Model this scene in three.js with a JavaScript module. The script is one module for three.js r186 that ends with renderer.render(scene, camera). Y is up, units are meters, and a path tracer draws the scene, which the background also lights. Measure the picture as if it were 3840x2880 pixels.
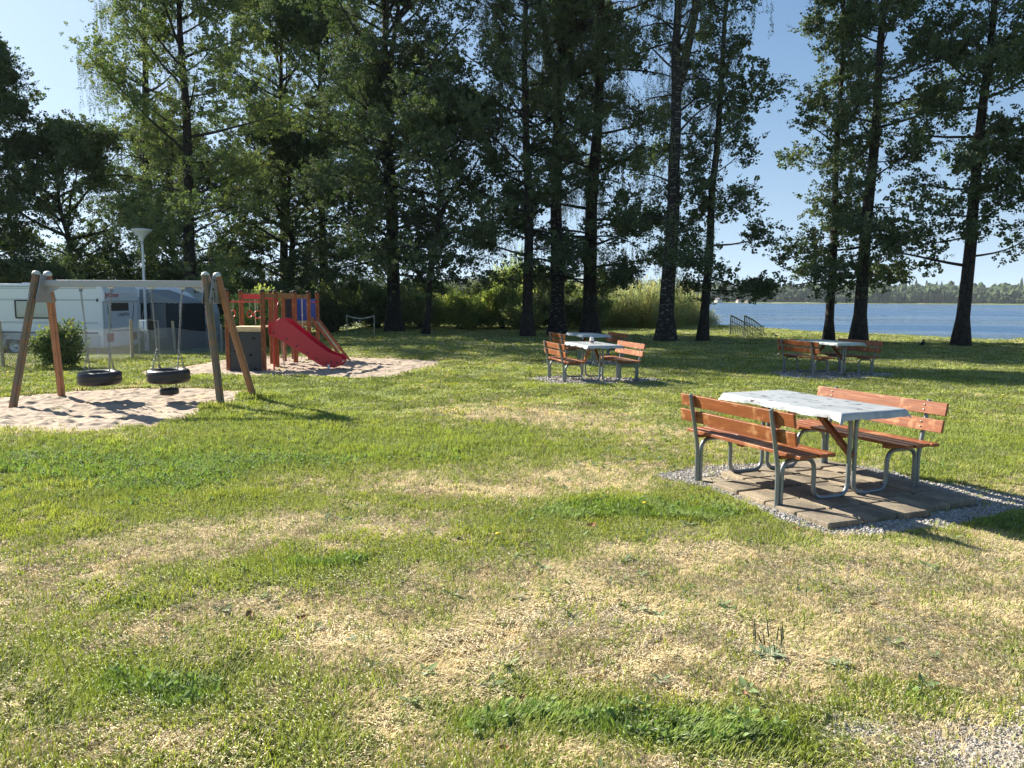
import * as THREE from 'three';
import { mergeGeometries, toCreasedNormals } from 'three/addons/utils/BufferGeometryUtils.js';
import { RoundedBoxGeometry } from 'three/addons/geometries/RoundedBoxGeometry.js';
import { FontLoader } from 'three/addons/loaders/FontLoader.js';
import { TextGeometry } from 'three/addons/geometries/TextGeometry.js';

// ------------------------------------------------------------ camera, sky, sun, exposure
const W = 3840, H = 2880, FOCAL = 2884, EYE = 1.7;                 // the photograph's pixels; a phone's wide lens at eye height
const PITCH = Math.atan((1440 - 1122) / FOCAL), ROLL = 0.39 * Math.PI / 180;
const scene = new THREE.Scene();
const camera = new THREE.PerspectiveCamera(2 * Math.atan(H / 2 / FOCAL) * 180 / Math.PI, W / H, 0.1, 6000);
camera.rotation.order = 'YXZ';
camera.position.set(0, EYE, 0);
camera.rotation.set(-PITCH, 0, ROLL);
camera.updateMatrixWorld(true);

const renderer = new THREE.WebGLRenderer({ antialias: true });
renderer.toneMapping = THREE.LinearToneMapping;
renderer.toneMappingExposure = 2.9;
renderer.shadowMap.enabled = true;

const SUN_AZ = 52 * Math.PI / 180, SUN_EL = 31 * Math.PI / 180;    // ahead and to the left, out of the frame
const SUN = new THREE.Vector3(-Math.sin(SUN_AZ) * Math.cos(SUN_EL), Math.sin(SUN_EL), -Math.cos(SUN_AZ) * Math.cos(SUN_EL));
const sun = new THREE.DirectionalLight(new THREE.Color().setRGB(1, 0.93, 0.80), 5);
sun.position.copy(SUN).multiplyScalar(120).add(new THREE.Vector3(0, 0, -20));
sun.target.position.set(0, 0, -20);
sun.castShadow = true;
sun.shadow.mapSize.set(4096, 4096);
Object.assign(sun.shadow.camera, { left: -60, right: 60, top: 60, bottom: -60, near: 1, far: 300 });
scene.add(sun, sun.target);

function clearSky(w, h) {
  const d = new Float32Array(w * h * 4), v = new THREE.Vector3();
  for (let j = 0; j < h; j++) for (let i = 0; i < w; i++) {
    const el = ((j + 0.5) / h - 0.5) * Math.PI, az = ((i + 0.5) / w - 0.5) * 2 * Math.PI;
    v.set(Math.cos(el) * Math.cos(az), Math.sin(el), Math.cos(el) * Math.sin(az));
    const m = Math.max(0, Math.sin(el)), g = Math.max(-1, Math.min(1, v.dot(SUN)));
    const air = Math.exp(-m * 6.0), mid = Math.exp(-m * 2.1);
    const ray = 0.75 + 0.25 * g * g, mie = 0.20 * Math.pow(Math.max(0, (1 + g) / 2), 10);
    const k = (j * w + i) * 4;
    d[k] = (0.016 + 0.085 * mid + 0.235 * air) * ray + mie;
    d[k + 1] = (0.045 + 0.190 * mid + 0.195 * air) * ray + mie * 0.97;
    d[k + 2] = (0.115 + 0.320 * mid + 0.060 * air) * ray + mie * 0.90;
    d[k + 3] = 1;
  }
  const t = new THREE.DataTexture(d, w, h, THREE.RGBAFormat, THREE.FloatType);
  t.mapping = THREE.EquirectangularReflectionMapping; t.minFilter = t.magFilter = THREE.LinearFilter; t.needsUpdate = true;
  return t;
}
scene.background = scene.environment = clearSky(1024, 512);
scene.fog = new THREE.FogExp2(0xdfe9f2, 0.0001);

// ------------------------------------------------------------ random numbers, noise, small tools
function rng(seed) { let a = seed >>> 0; return () => { a = (a + 0x6D2B79F5) | 0; let t = Math.imul(a ^ (a >>> 15), 1 | a); t = (t + Math.imul(t ^ (t >>> 7), 61 | t)) ^ t; return ((t ^ (t >>> 14)) >>> 0) / 4294967296; }; }
const HASH = new Float32Array(65536); { const r = rng(7); for (let i = 0; i < 65536; i++) HASH[i] = r(); }
const hsh = (x, y) => HASH[((x & 255) << 8) | (y & 255)];
function vnoise(x, y) {
  const i = Math.floor(x), j = Math.floor(y), u = x - i, v = y - j, a = u * u * (3 - 2 * u), b = v * v * (3 - 2 * v);
  const p = hsh(i, j), q = hsh(i + 1, j), r = hsh(i, j + 1), s = hsh(i + 1, j + 1);
  return p + (q - p) * a + (r - p) * b + (p - q - r + s) * a * b;
}
function fbm(x, y, o = 4) { let s = 0, a = 0.5, n = 0; for (let k = 0; k < o; k++) { s += a * vnoise(x, y); n += a; a *= 0.5; x = x * 2.03 + 17.1; y = y * 2.03 + 9.7; } return s / n; }
const clamp = (x, a = 0, b = 1) => Math.max(a, Math.min(b, x)), lerp = (a, b, t) => a + (b - a) * t;
const smooth = (a, b, x) => { const t = clamp((x - a) / (b - a)); return t * t * (3 - 2 * t); };
const V = (x, y, z) => new THREE.Vector3(x, y, z);
const rgb = (r, g, b) => new THREE.Color().setRGB(r, g, b);
const gauss = r => { let s = 0; for (let k = 0; k < 4; k++) s += r(); return (s - 2) * 1.22; };

// ------------------------------------------------------------ terrain
const LAKE = -0.7;
const SHORE = [[-900, -170], [-200, -105], [-60, -84], [-10, -78], [9, -74], [15, -68], [17, -58], [21, -52.5], [24, -48], [28, -45.4], [34, -43.5], [50, -40], [120, -20], [400, 60], [1500, 300]];
function shoreZ(x) { for (let i = 1; i < SHORE.length; i++) if (x <= SHORE[i][0]) { const [a, b] = SHORE[i - 1], [c, d] = SHORE[i]; return lerp(b, d, (x - a) / (c - a)); } return 300; }
function inland(x, z) { return (z - shoreZ(x)) * (x > 5 && x < 26 ? 0.55 : 0.9); }
const FAR_Z = x => -850 + 60 * (fbm(x * 0.004 + 3, 1.7, 3) - 0.5) * 2 - Math.max(0, -x - 150) * 0.4;
function groundY(x, z) {
  const fz = FAR_Z(x);
  if (z < fz + 40) { const b = fz - z; return b < 0 ? lerp(LAKE - 0.1, -4, clamp(-b / 40)) : LAKE - 0.1 + Math.min(b * 0.06, 3) + clamp((b - 40) / 260) * (10 + 16 * fbm(x * 0.003, z * 0.003)); }
  const s = inland(x, z);
  if (s < 0) return LAKE + Math.max(s * 0.09, -3.3);
  let y = LAKE * (1 - smooth(0, 9, s));
  y -= 0.42 * smooth(-21.5, -27, z) * smooth(-7.5, -11.5, x);                  // the caravan ground lies a little lower
  y += (fbm(x * 0.35 + 5, z * 0.35 + 2, 3) - 0.5) * 0.10 * smooth(0, 4, s) * smooth(2, 9, Math.hypot(x, z)) * smooth(70, 45, Math.hypot(x, z + 5));
  y += (fbm(x * 1.7 + 1, z * 1.7 + 8, 2) - 0.5) * 0.035 * smooth(0, 4, s) * smooth(45, 25, Math.hypot(x, z));
  return y;
}
// a pixel of the photograph -> the point of the ground it shows (or of a plane z = const)
function pixelRay(px, py) { return V((px - W / 2) / FOCAL, (H / 2 - py) / FOCAL, -1).applyQuaternion(camera.quaternion); }
function onGround(px, py) {
  const d = pixelRay(px, py); let t = (EYE) / -d.y;
  for (let k = 0; k < 30; k++) t += ((EYE - groundY(d.x * t, d.z * t)) / -d.y - t) * 0.6;
  return V(d.x * t, groundY(d.x * t, d.z * t), d.z * t);
}
const poly = pts => pts.map(([x, y]) => { const p = onGround(x, y); return [p.x, p.z]; });
function edgeDistance(P, x, z) {                                               // > 0 inside the outline
  let inside = false, best = 1e9;
  for (let i = 0, j = P.length - 1; i < P.length; j = i++) {
    const [ax, az] = P[i], [bx, bz] = P[j];
    if ((az > z) !== (bz > z) && x < (bx - ax) * (z - az) / (bz - az) + ax) inside = !inside;
    const t = clamp(((x - ax) * (bx - ax) + (z - az) * (bz - az)) / ((bx - ax) ** 2 + (bz - az) ** 2));
    best = Math.min(best, Math.hypot(x - ax - t * (bx - ax), z - az - t * (bz - az)));
  }
  return inside ? best : -best;
}

// ------------------------------------------------------------ object helpers
const taken = new Map();
function numbered(n) { const k = taken.get(n) || 0; taken.set(n, k + 1); return k ? `${n}_${String(k).padStart(3, '0')}` : n; }
function shade(o) { o.castShadow = o.receiveShadow = true; return o; }
function thing(name, label, category, pos = [0, 0, 0], turn = 0, group) {
  const o = new THREE.Group(); o.name = numbered(name); o.position.set(...pos); o.rotation.y = turn;
  o.userData = { label, category }; if (group) o.userData.group = group; scene.add(o); return o;
}
function part(name, geo, mat, parent) { const g = Array.isArray(geo) ? merge(geo) : geo, o = shade(new THREE.Mesh(g, mat)); o.name = name; parent.add(o); return o; }
function tag(o, label, category, group) { o.name = numbered(o.name); o.userData.label = label; o.userData.category = category; if (group) o.userData.group = group; return o; }
function structure(name, geo, mat) { const o = part(numbered(name), geo, mat, scene); o.userData = { kind: 'structure' }; return o; }
function duplicate(root, label, pos, turn) { const r = root.clone(); r.name = numbered(root.name.replace(/_\d{3}$/, '')); r.userData = { ...root.userData, label }; r.position.set(...pos); r.rotation.y = turn; scene.add(r); return r; }
function merge(list) { return mergeGeometries(list.map(g => { g = g.index ? g.toNonIndexed() : g; for (const k of Object.keys(g.attributes)) if (!['position', 'normal', 'uv'].includes(k)) g.deleteAttribute(k); return g; })); }
function copies(name, geo, mat, places, parent = scene) {                      // places: [Matrix4, Color?]
  const m = new THREE.InstancedMesh(geo, mat, places.length); m.name = parent === scene ? numbered(name) : name;
  places.forEach(([t, c], i) => { m.setMatrixAt(i, t); if (c) m.setColorAt(i, c); });
  m.userData.kind = 'stuff'; shade(m); parent.add(m); return m;
}
// boxes with a soft edge; uv runs in metres along the longest side
function board(w, h, d, r = 0.004) {
  const g = new RoundedBoxGeometry(w, h, d, 1, Math.min(r, w / 2.2, h / 2.2, d / 2.2)), p = g.attributes.position, n = g.attributes.normal, uv = g.attributes.uv;
  const L = w >= h && w >= d ? 'X' : h >= d ? 'Y' : 'Z', off = (w * 37.7 + h * 91.1 + d * 13.3) % 3;
  for (let i = 0; i < p.count; i++) {
    const q = { X: p.getX(i), Y: p.getY(i), Z: p.getZ(i) }, a = { X: Math.abs(n.getX(i)), Y: Math.abs(n.getY(i)), Z: Math.abs(n.getZ(i)) };
    const o = ['X', 'Y', 'Z'].filter(k => k !== L), s = a[o[0]] > a[o[1]] ? o[1] : o[0];
    uv.setXY(i, q[L] + off, q[s] + off * 0.37);
  }
  return g;
}
const at = (g, x, y, z) => g.translate(x, y, z);
// a round bar swept along points, radius a number or a function of 0..1
function sweep(pts, radius, sides = 7, capped = true) {
  const n = pts.length, pos = [], uv = [], idx = [], t = V(0, 0, 0), a = V(0, 0, 0), b = V(0, 0, 0); let len = 0;
  const up = V(0, 1, 0); t.subVectors(pts[1], pts[0]).normalize(); if (Math.abs(t.y) > 0.9) up.set(1, 0, 0); a.crossVectors(t, up).normalize();
  for (let i = 0; i < n; i++) {
    t.subVectors(pts[Math.min(n - 1, i + 1)], pts[Math.max(0, i - 1)]).normalize();
    a.addScaledVector(t, -a.dot(t)).normalize(); b.crossVectors(t, a);
    if (i) len += pts[i].distanceTo(pts[i - 1]);
    const r = typeof radius === 'function' ? radius(i / (n - 1)) : radius;
    for (let k = 0; k <= sides; k++) { const w = k / sides * 2 * Math.PI, c = Math.cos(w) * r, s = Math.sin(w) * r; pos.push(pts[i].x + a.x * c + b.x * s, pts[i].y + a.y * c + b.y * s, pts[i].z + a.z * c + b.z * s); uv.push(k / sides * 2 * Math.PI * r, len); }
  }
  for (let i = 0; i < n - 1; i++) for (let k = 0; k < sides; k++) { const p = i * (sides + 1) + k, q = p + sides + 1; idx.push(p, p + 1, q, p + 1, q + 1, q); }
  if (capped) for (const e of [0, n - 1]) { const c = pos.length / 3; pos.push(pts[e].x, pts[e].y, pts[e].z); uv.push(0, 0); for (let k = 0; k < sides; k++) { const p = e * (sides + 1) + k; e ? idx.push(p, p + 1, c) : idx.push(p + 1, p, c); } }
  const g = new THREE.BufferGeometry(); g.setAttribute('position', new THREE.Float32BufferAttribute(pos, 3)); g.setAttribute('uv', new THREE.Float32BufferAttribute(uv, 2)); g.setIndex(idx); g.computeVertexNormals(); return g;
}
// a path through corner points with rounded bends
function bend(corners, r, steps = 5) {
  const out = [corners[0].clone()];
  for (let i = 1; i < corners.length - 1; i++) {
    const p = corners[i], a = corners[i - 1].clone().sub(p), b = corners[i + 1].clone().sub(p), k = Math.min(r, a.length() * 0.48, b.length() * 0.48);
    const s = a.normalize().multiplyScalar(k).add(p), e = b.normalize().multiplyScalar(k).add(p);
    for (let j = 0; j <= steps; j++) { const t = j / steps; out.push(V(0, 0, 0).addScaledVector(s, (1 - t) ** 2).addScaledVector(p, 2 * t * (1 - t)).addScaledVector(e, t * t)); }
  }
  out.push(corners[corners.length - 1].clone()); return out;
}
function shapeOf(pts) { const s = new THREE.Shape(); pts.forEach(([x, y], i) => i ? s.lineTo(x, y) : s.moveTo(x, y)); s.closePath(); return s; }
function plate(pts, depth, bevel = 0.004) { const g = new THREE.ExtrudeGeometry(shapeOf(pts), { depth: depth - 2 * bevel, bevelEnabled: bevel > 0, bevelThickness: bevel, bevelSize: bevel, bevelSegments: 1, curveSegments: 6 }); g.translate(0, 0, bevel); return g; }
function roundRect(w, h, r, cx = 0, cy = 0, n = 4) { const o = []; for (const [sx, sy, a0] of [[1, -1, -90], [1, 1, 0], [-1, 1, 90], [-1, -1, 180]]) for (let k = 0; k <= n; k++) { const a = (a0 + 90 * k / n) * Math.PI / 180; o.push([cx + sx * (w / 2 - r) + Math.cos(a) * r, cy + sy * (h / 2 - r) + Math.sin(a) * r]); } return o; }

// ------------------------------------------------------------ textures and materials
function texture(w, h, fn, colour = true) {
  const d = new Uint8Array(w * h * 4), c = [0, 0, 0];
  for (let j = 0; j < h; j++) for (let i = 0; i < w; i++) { fn(i, j, c); const k = (j * w + i) * 4; d[k] = clamp(c[0], 0, 255); d[k + 1] = clamp(c[1], 0, 255); d[k + 2] = clamp(c[2], 0, 255); d[k + 3] = 255; }
  const t = new THREE.DataTexture(d, w, h); t.wrapS = t.wrapT = THREE.RepeatWrapping; t.magFilter = THREE.LinearFilter; t.minFilter = THREE.LinearMipmapLinearFilter; t.generateMipmaps = true; if (colour) t.colorSpace = THREE.SRGBColorSpace; t.needsUpdate = true; return t;
}
const scaled = (t, x, y = x) => { const c = t.clone(); c.repeat.set(x, y); c.needsUpdate = true; return c; };
function mat(color, roughness = 0.8, more = {}) { const M = ['clearcoat', 'transmission', 'sheen'].some(k => k in more) ? THREE.MeshPhysicalMaterial : THREE.MeshStandardMaterial; return new M({ color: Array.isArray(color) ? rgb(...color) : color, roughness, side: THREE.DoubleSide, ...more }); }
// wood grain along u: streaks and knots as a grey factor
function grain(x, y, s) { return 0.55 * vnoise(x * 0.012 + s, y * 0.55) + 0.3 * vnoise(x * 0.03 + s, y * 1.4 + 7) + 0.15 * vnoise(x * 0.3, y * 2.2 + s); }
const woodTex = (lo, hi, wear, s, worn) => texture(512, 128, (i, j, c) => {
  const g = grain(i, j, s), k = wear * smooth(0.56, 0.74, fbm(i * 0.02 + s, j * 0.09, 4));
  for (let q = 0; q < 3; q++) c[q] = lerp(lerp(lo[q], hi[q], g), worn[q], k);
});
const grainBump = texture(512, 128, (i, j, c) => { c[0] = c[1] = c[2] = 255 * grain(i, j, 3); }, false);
const fineBump = texture(256, 256, (i, j, c) => { c[0] = c[1] = c[2] = 255 * (0.5 * fbm(i * 0.12, j * 0.12, 4) + 0.5 * hsh(i, j)); }, false);
const M = {};
M.paint = mat([1, 1, 1], 0.47, { map: woodTex([114, 62, 30], [148, 84, 44], 0.9, 11, [172, 122, 84]), bumpMap: grainBump, bumpScale: 0.0016 });
M.steel = mat([0.20, 0.225, 0.24], 0.42, { metalness: 0.55, bumpMap: fineBump, bumpScale: 0.0003 });
M.bolt = mat([0.45, 0.40, 0.36], 0.35, { metalness: 0.8 });
M.postWood = mat([1, 1, 1], 0.8, { map: woodTex([104, 92, 76], [138, 122, 98], 0.7, 31, [150, 108, 76]), bumpMap: grainBump, bumpScale: 0.003 });
M.postRed = mat([1, 1, 1], 0.75, { map: woodTex([112, 64, 40], [150, 90, 56], 0.6, 41, [172, 116, 74]), bumpMap: grainBump, bumpScale: 0.003 });
M.beam = mat([1, 1, 1], 0.8, { map: woodTex([126, 96, 62], [160, 120, 78], 0.6, 51, [120, 110, 84]), bumpMap: grainBump, bumpScale: 0.003 });
M.deck = mat([1, 1, 1], 0.7, { map: woodTex([196, 170, 128], [222, 198, 156], 0.3, 61, [170, 150, 120]), bumpMap: grainBump, bumpScale: 0.002 });
M.fencePost = mat([1, 1, 1], 0.85, { map: woodTex([150, 140, 120], [186, 176, 152], 0.4, 71, [120, 112, 98]), bumpMap: grainBump, bumpScale: 0.004 });
M.galv = mat([0.36, 0.37, 0.38], 0.45, { metalness: 0.6, bumpMap: fineBump, bumpScale: 0.0003 });
M.chain = mat([0.26, 0.27, 0.28], 0.4, { metalness: 0.9 });
M.plasticCap = mat([0.55, 0.56, 0.53], 0.5);
M.greenCap = mat([0.02, 0.03, 0.02], 0.85);
M.rubber = mat([0.022, 0.022, 0.024], 0.42, { bumpMap: fineBump, bumpScale: 0.0012 });
M.postPink = mat([1, 1, 1], 0.8, { map: woodTex([140, 100, 78], [176, 128, 96], 0.5, 37, [120, 100, 80]), bumpMap: grainBump, bumpScale: 0.003 });
M.slideRed = mat([0.50, 0.010, 0.030], 0.32, { clearcoat: 0.25, clearcoatRoughness: 0.3 });
M.red = mat([0.52, 0.04, 0.035], 0.38);
M.panelGrey = mat([0.045, 0.048, 0.05], 0.65, { bumpMap: fineBump, bumpScale: 0.0008 });
M.hold = mat([0.02, 0.02, 0.022], 0.6);
M.blue = mat([0.018, 0.085, 0.36], 0.45);
M.rope = mat([0.50, 0.47, 0.40], 0.9);
M.whitePaint = mat([0.70, 0.71, 0.70], 0.45);

// ------------------------------------------------------------ what covers the ground where
const sandSwing = poly([[-260, 1500], [0, 1492], [150, 1478], [316, 1466], [500, 1457], [678, 1455], [820, 1458], [930, 1465], [965, 1485], [904, 1510], [814, 1540], [678, 1572], [556, 1600], [400, 1612], [200, 1622], [0, 1610], [-260, 1600]]);
const sandPlay = poly([[470, 1402], [560, 1388], [678, 1376], [780, 1358], [860, 1345], [1071, 1338], [1317, 1340], [1500, 1346], [1679, 1352], [1600, 1385], [1540, 1402], [1446, 1420], [1317, 1424], [1200, 1418], [1113, 1413], [905, 1411], [780, 1408], [600, 1410]]);
const gravelTable = poly([[2440, 1786], [2530, 1772], [2615, 1752], [2740, 1742], [2856, 1738], [3051, 1730], [3246, 1751], [3468, 1803], [3650, 1830], [3840, 1872], [4000, 1900], [4000, 1960], [3840, 1925], [3702, 1946], [3572, 1985], [3376, 2005], [3214, 2015], [3051, 2005], [2921, 1953], [2791, 1894], [2660, 1836], [2530, 1808]]);
const gravelCorner = poly([[3840, 2440], [3760, 2520], [3640, 2600], [3480, 2660], [3280, 2710], [3080, 2770], [2900, 2830], [2750, 2900], [2650, 3100], [4600, 3100], [4600, 2500]]);
const PADS = [[1.66, -16.15, 1.5, 1.05, 0.2], [2.0, -20.6, 1.35, 0.95, 0.2], [7.35, -17.75, 1.6, 1.1, 0.25]].map(([x, z, a, b, t]) => { const P = []; for (let k = 0; k < 20; k++) { const w = k / 20 * 2 * Math.PI, r = 1 + 0.12 * Math.sin(3 * w + x) + 0.08 * Math.sin(5 * w + z), u = Math.cos(w) * a * r, v = Math.sin(w) * b * r; P.push([x + u * Math.cos(t) + v * Math.sin(t), z - u * Math.sin(t) + v * Math.cos(t)]); } return P; });
const wob = (x, z) => (fbm(x * 2.3 + 4, z * 2.3, 3) - 0.5) * 0.5;
// dry (1) and lush (-1) patches of the lawn as the photograph shows them: pixel centre, half width, half height, strength
const PATCHES = [
  [2020, 1555, 470, 62, 1.0], [2250, 1590, 420, 60, 0.5], [1750, 1830, 560, 70, 0.75], [2250, 1770, 420, 45, 0.7], [1250, 1960, 420, 65, 0.8], [700, 2040, 420, 80, 0.65], [250, 2060, 420, 90, 0.45], [100, 2230, 320, 70, 0.5],
  [3100, 2160, 900, 120, 0.95], [2700, 2260, 800, 120, 0.75], [3450, 2330, 500, 130, 0.7], [2300, 2130, 500, 60, 0.55], [1900, 2380, 700, 120, 0.6], [900, 2340, 500, 60, 0.75], [400, 2420, 420, 70, 0.5], [1400, 2560, 320, 140, 0.6],
  [2500, 2780, 500, 60, 0.7], [1900, 2840, 700, 70, 0.55], [3200, 2640, 400, 70, 0.6], [600, 2760, 500, 120, 0.35], [3300, 1560, 600, 40, 0.3], [2700, 1640, 400, 70, 0.35], [300, 1630, 420, 22, 0.5], [950, 1520, 160, 30, 0.4],
  [2150, 1890, 470, 62, -0.9], [2650, 1930, 160, 40, -0.7], [2130, 2680, 400, 95, -1.2], [2620, 2560, 330, 80, -0.9], [3330, 2480, 230, 60, -1.0], [3060, 2650, 80, 35, -0.8], [900, 2580, 420, 110, -0.8], [250, 2560, 320, 130, -0.5], [350, 2260, 260, 50, -0.6],
  [3780, 1985, 220, 45, -0.9], [700, 1720, 900, 70, -0.55], [1500, 1640, 500, 70, -0.6], [3700, 1660, 500, 50, -0.3], [3550, 1770, 260, 40, -0.4], [1250, 2130, 180, 40, -0.7], [1150, 1480, 400, 50, -0.5], [600, 1850, 500, 50, -0.3],
].map(([x, y, a, b, s]) => { const c = onGround(x, y), l = onGround(x - a, y), r = onGround(x + a, y), n = onGround(x, y + b), f = onGround(x, Math.max(y - b, 1330)); return [c.x, c.z, Math.abs(r.x - l.x) / 2, Math.abs(f.z - n.z) / 2, s]; });
const MAP = 64, MX = -32, MZ = -54, NG = 640, dryGrid = new Float32Array(NG * NG), coverGrid = new Float32Array(NG * NG * 2);
for (let j = 0; j < NG; j++) for (let i = 0; i < NG; i++) {
  const x = MX + (i + 0.5) / NG * MAP, z = MZ + (j + 0.5) / NG * MAP;
  const wx = x + (fbm(x * 0.9, z * 0.9, 4) - 0.5) * 1.7, wz = z + (fbm(x * 0.9 + 40, z * 0.9 + 11, 4) - 0.5) * 1.3;
  let d = 0.08 + 0.32 * smooth(-10, -5, z) + (fbm(x * 0.55 + 3, z * 0.55 + 1, 4) - 0.5) * 0.75 + (fbm(x * 2.6, z * 2.6, 3) - 0.5) * 0.5;
  for (const [cx, cz, a, b, s] of PATCHES) { const q = ((wx - cx) / a) ** 2 + ((wz - cz) / b) ** 2; if (q < 4) d += s * Math.exp(-q * 1.1) * (s < 0 ? 1.05 : 0.8); }
  if (z > -13) d = lerp(d, 0.42 + (d - 0.42) * 1.3, smooth(-13, -9, z));
  dryGrid[j * NG + i] = clamp(d, -0.4, 1.1);
  const w = wob(x, z);
  let e = -9, gr = -9;
  for (const P of [sandSwing, sandPlay]) e = Math.max(e, edgeDistance(P, x, z) + w * 0.7);
  for (const P of [gravelTable, ...PADS]) gr = Math.max(gr, edgeDistance(P, x, z) + w * 0.35);
  gr = Math.max(gr, (edgeDistance(gravelCorner, x, z) + w * 1.2) * 0.45);
  coverGrid[(j * NG + i) * 2] = e; coverGrid[(j * NG + i) * 2 + 1] = gr;
}
function look(G, n, k, x, z) {
  const u = clamp((x - MX) / MAP * NG - 0.5, 0, NG - 1.001), v = clamp((z - MZ) / MAP * NG - 0.5, 0, NG - 1.001), i = Math.floor(u), j = Math.floor(v), a = u - i, b = v - j, q = (jj, ii) => G[(jj * NG + ii) * n + k];
  return lerp(lerp(q(j, i), q(j, i + 1), a), lerp(q(j + 1, i), q(j + 1, i + 1), a), b);
}
const dryAt = (x, z) => look(dryGrid, 1, 0, x, z), sandAt = (x, z) => look(coverGrid, 2, 0, x, z), gravelAt = (x, z) => look(coverGrid, 2, 1, x, z);
console.log('fields ready');

// ------------------------------------------------------------ the ground sheet, sand, lake
{
  const N = 1536, lawn = texture(N, N, (i, j, c) => {
    const x = MX + (i + 0.5) / N * MAP, z = MZ + (j + 0.5) / N * MAP, d = clamp(dryAt(x, z) + (hsh(i, j) - 0.5) * 0.5 + (vnoise(i * 0.31, j * 0.31) - 0.5) * 0.5), s = inland(x, z), t = 0.75 + 0.5 * hsh(i + 91, j + 17);
    let r = lerp(90, 164, d) * t, g = lerp(106, 144, d) * t, b = lerp(34, 100, d) * t;
    const gv = smooth(-0.05, 0.12, gravelAt(x, z)) * 0.9, sd = Math.max(smooth(-0.1, 0.12, sandAt(x, z)), smooth(4.2, 2.2, s + (fbm(x, z, 3) - 0.5) * 2));
    r = lerp(r, 150 * t, gv); g = lerp(g, 140 * t, gv); b = lerp(b, 126 * t, gv);
    c[0] = lerp(r, 196, sd); c[1] = lerp(g, 168, sd); c[2] = lerp(b, 136, sd);
  });
  lawn.wrapS = lawn.wrapT = THREE.MirroredRepeatWrapping;
  const ax = [], az = [];                                                     // spacing grows away from the camera
  for (let k = -130; k <= 130; k++) { const t = k / 130; ax.push(42 * t * 1 + Math.sign(t) * 2400 * Math.pow(Math.abs(t), 7)); }
  for (let k = 0; k <= 300; k++) { const t = k / 300; az.push(14 - 78 * t - 2300 * Math.pow(t, 9)); }
  const pos = [], uv = [], idx = [];
  for (const z of az) for (const x of ax) { pos.push(x, groundY(x, z), z); uv.push((x - MX) / MAP, (z - MZ) / MAP); }
  const n = ax.length;
  for (let j = 0; j < az.length - 1; j++) for (let i = 0; i < n - 1; i++) { const a = j * n + i; idx.push(a, a + 1, a + n, a + 1, a + n + 1, a + n); }
  const g = new THREE.BufferGeometry(); g.setAttribute('position', new THREE.Float32BufferAttribute(pos, 3)); g.setAttribute('uv', new THREE.Float32BufferAttribute(uv, 2)); g.setIndex(idx); g.computeVertexNormals();
  structure('ground', g, mat([1, 1, 1], 0.95, { map: lawn, bumpMap: scaled(fineBump, 90), bumpScale: 0.02 }));
}
const sandTex = texture(256, 256, (i, j, c) => { const n = fbm(i * 0.05, j * 0.05, 4), h = hsh(i, j), k = 0.86 + 0.2 * (n - 0.5) + 0.16 * (h - 0.5); c[0] = 186 * k; c[1] = 166 * k; c[2] = 145 * k; });
const sandMat = mat([1, 1, 1], 0.95, { map: sandTex, bumpMap: fineBump, bumpScale: 0.004 });
function dimples(x, z) {                                                       // trodden sand: scoops and ridges
  let y = (fbm(x * 1.3, z * 1.3 + 30, 3) - 0.5) * 0.045;
  const k = fbm(x * 5.5 + 7, z * 7.0, 2); y += Math.abs(k - 0.5) * 0.11 - 0.025;
  return y + (fbm(x * 10, z * 13 + 5, 2) - 0.5) * 0.055 * smooth(0.3, 0.6, fbm(x * 1.1 + 9, z * 1.1, 2));
}
function sandSheet(P, step) {
  const xs = P.map(p => p[0]), zs = P.map(p => p[1]), x0 = Math.min(...xs) - 0.4, z0 = Math.min(...zs) - 0.4, nx = Math.ceil((Math.max(...xs) - x0 + 0.4) / step), nz = Math.ceil((Math.max(...zs) - z0 + 0.4) / step);
  const pos = [], uv = [], idx = [], keep = [];
  for (let j = 0; j <= nz; j++) for (let i = 0; i <= nx; i++) {
    const x = x0 + i * step, z = z0 + j * step, e = edgeDistance(P, x, z) + wob(x, z) * 0.7, f = smooth(-0.2, 0.35, e);
    pos.push(x, groundY(x, z) - 0.035 + 0.06 * f + dimples(x, z) * smooth(0, 0.5, e), z); uv.push(x, z); keep.push(e > -0.22);
  }
  for (let j = 0; j < nz; j++) for (let i = 0; i < nx; i++) { const a = j * (nx + 1) + i, b = a + nx + 1; if (keep[a] || keep[b] || keep[a + 1] || keep[b + 1]) idx.push(a, b, a + 1, a + 1, b, b + 1); }
  const g = new THREE.BufferGeometry(); g.setAttribute('position', new THREE.Float32BufferAttribute(pos, 3)); g.setAttribute('uv', new THREE.Float32BufferAttribute(uv, 2)); g.setIndex(idx); g.computeVertexNormals(); return g;
}
structure('sand_area', sandSheet(sandSwing, 0.04), sandMat);
structure('sand_area', sandSheet(sandPlay, 0.055), sandMat);
const sandY = (x, z) => groundY(x, z) + 0.02 + dimples(x, z);
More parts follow.
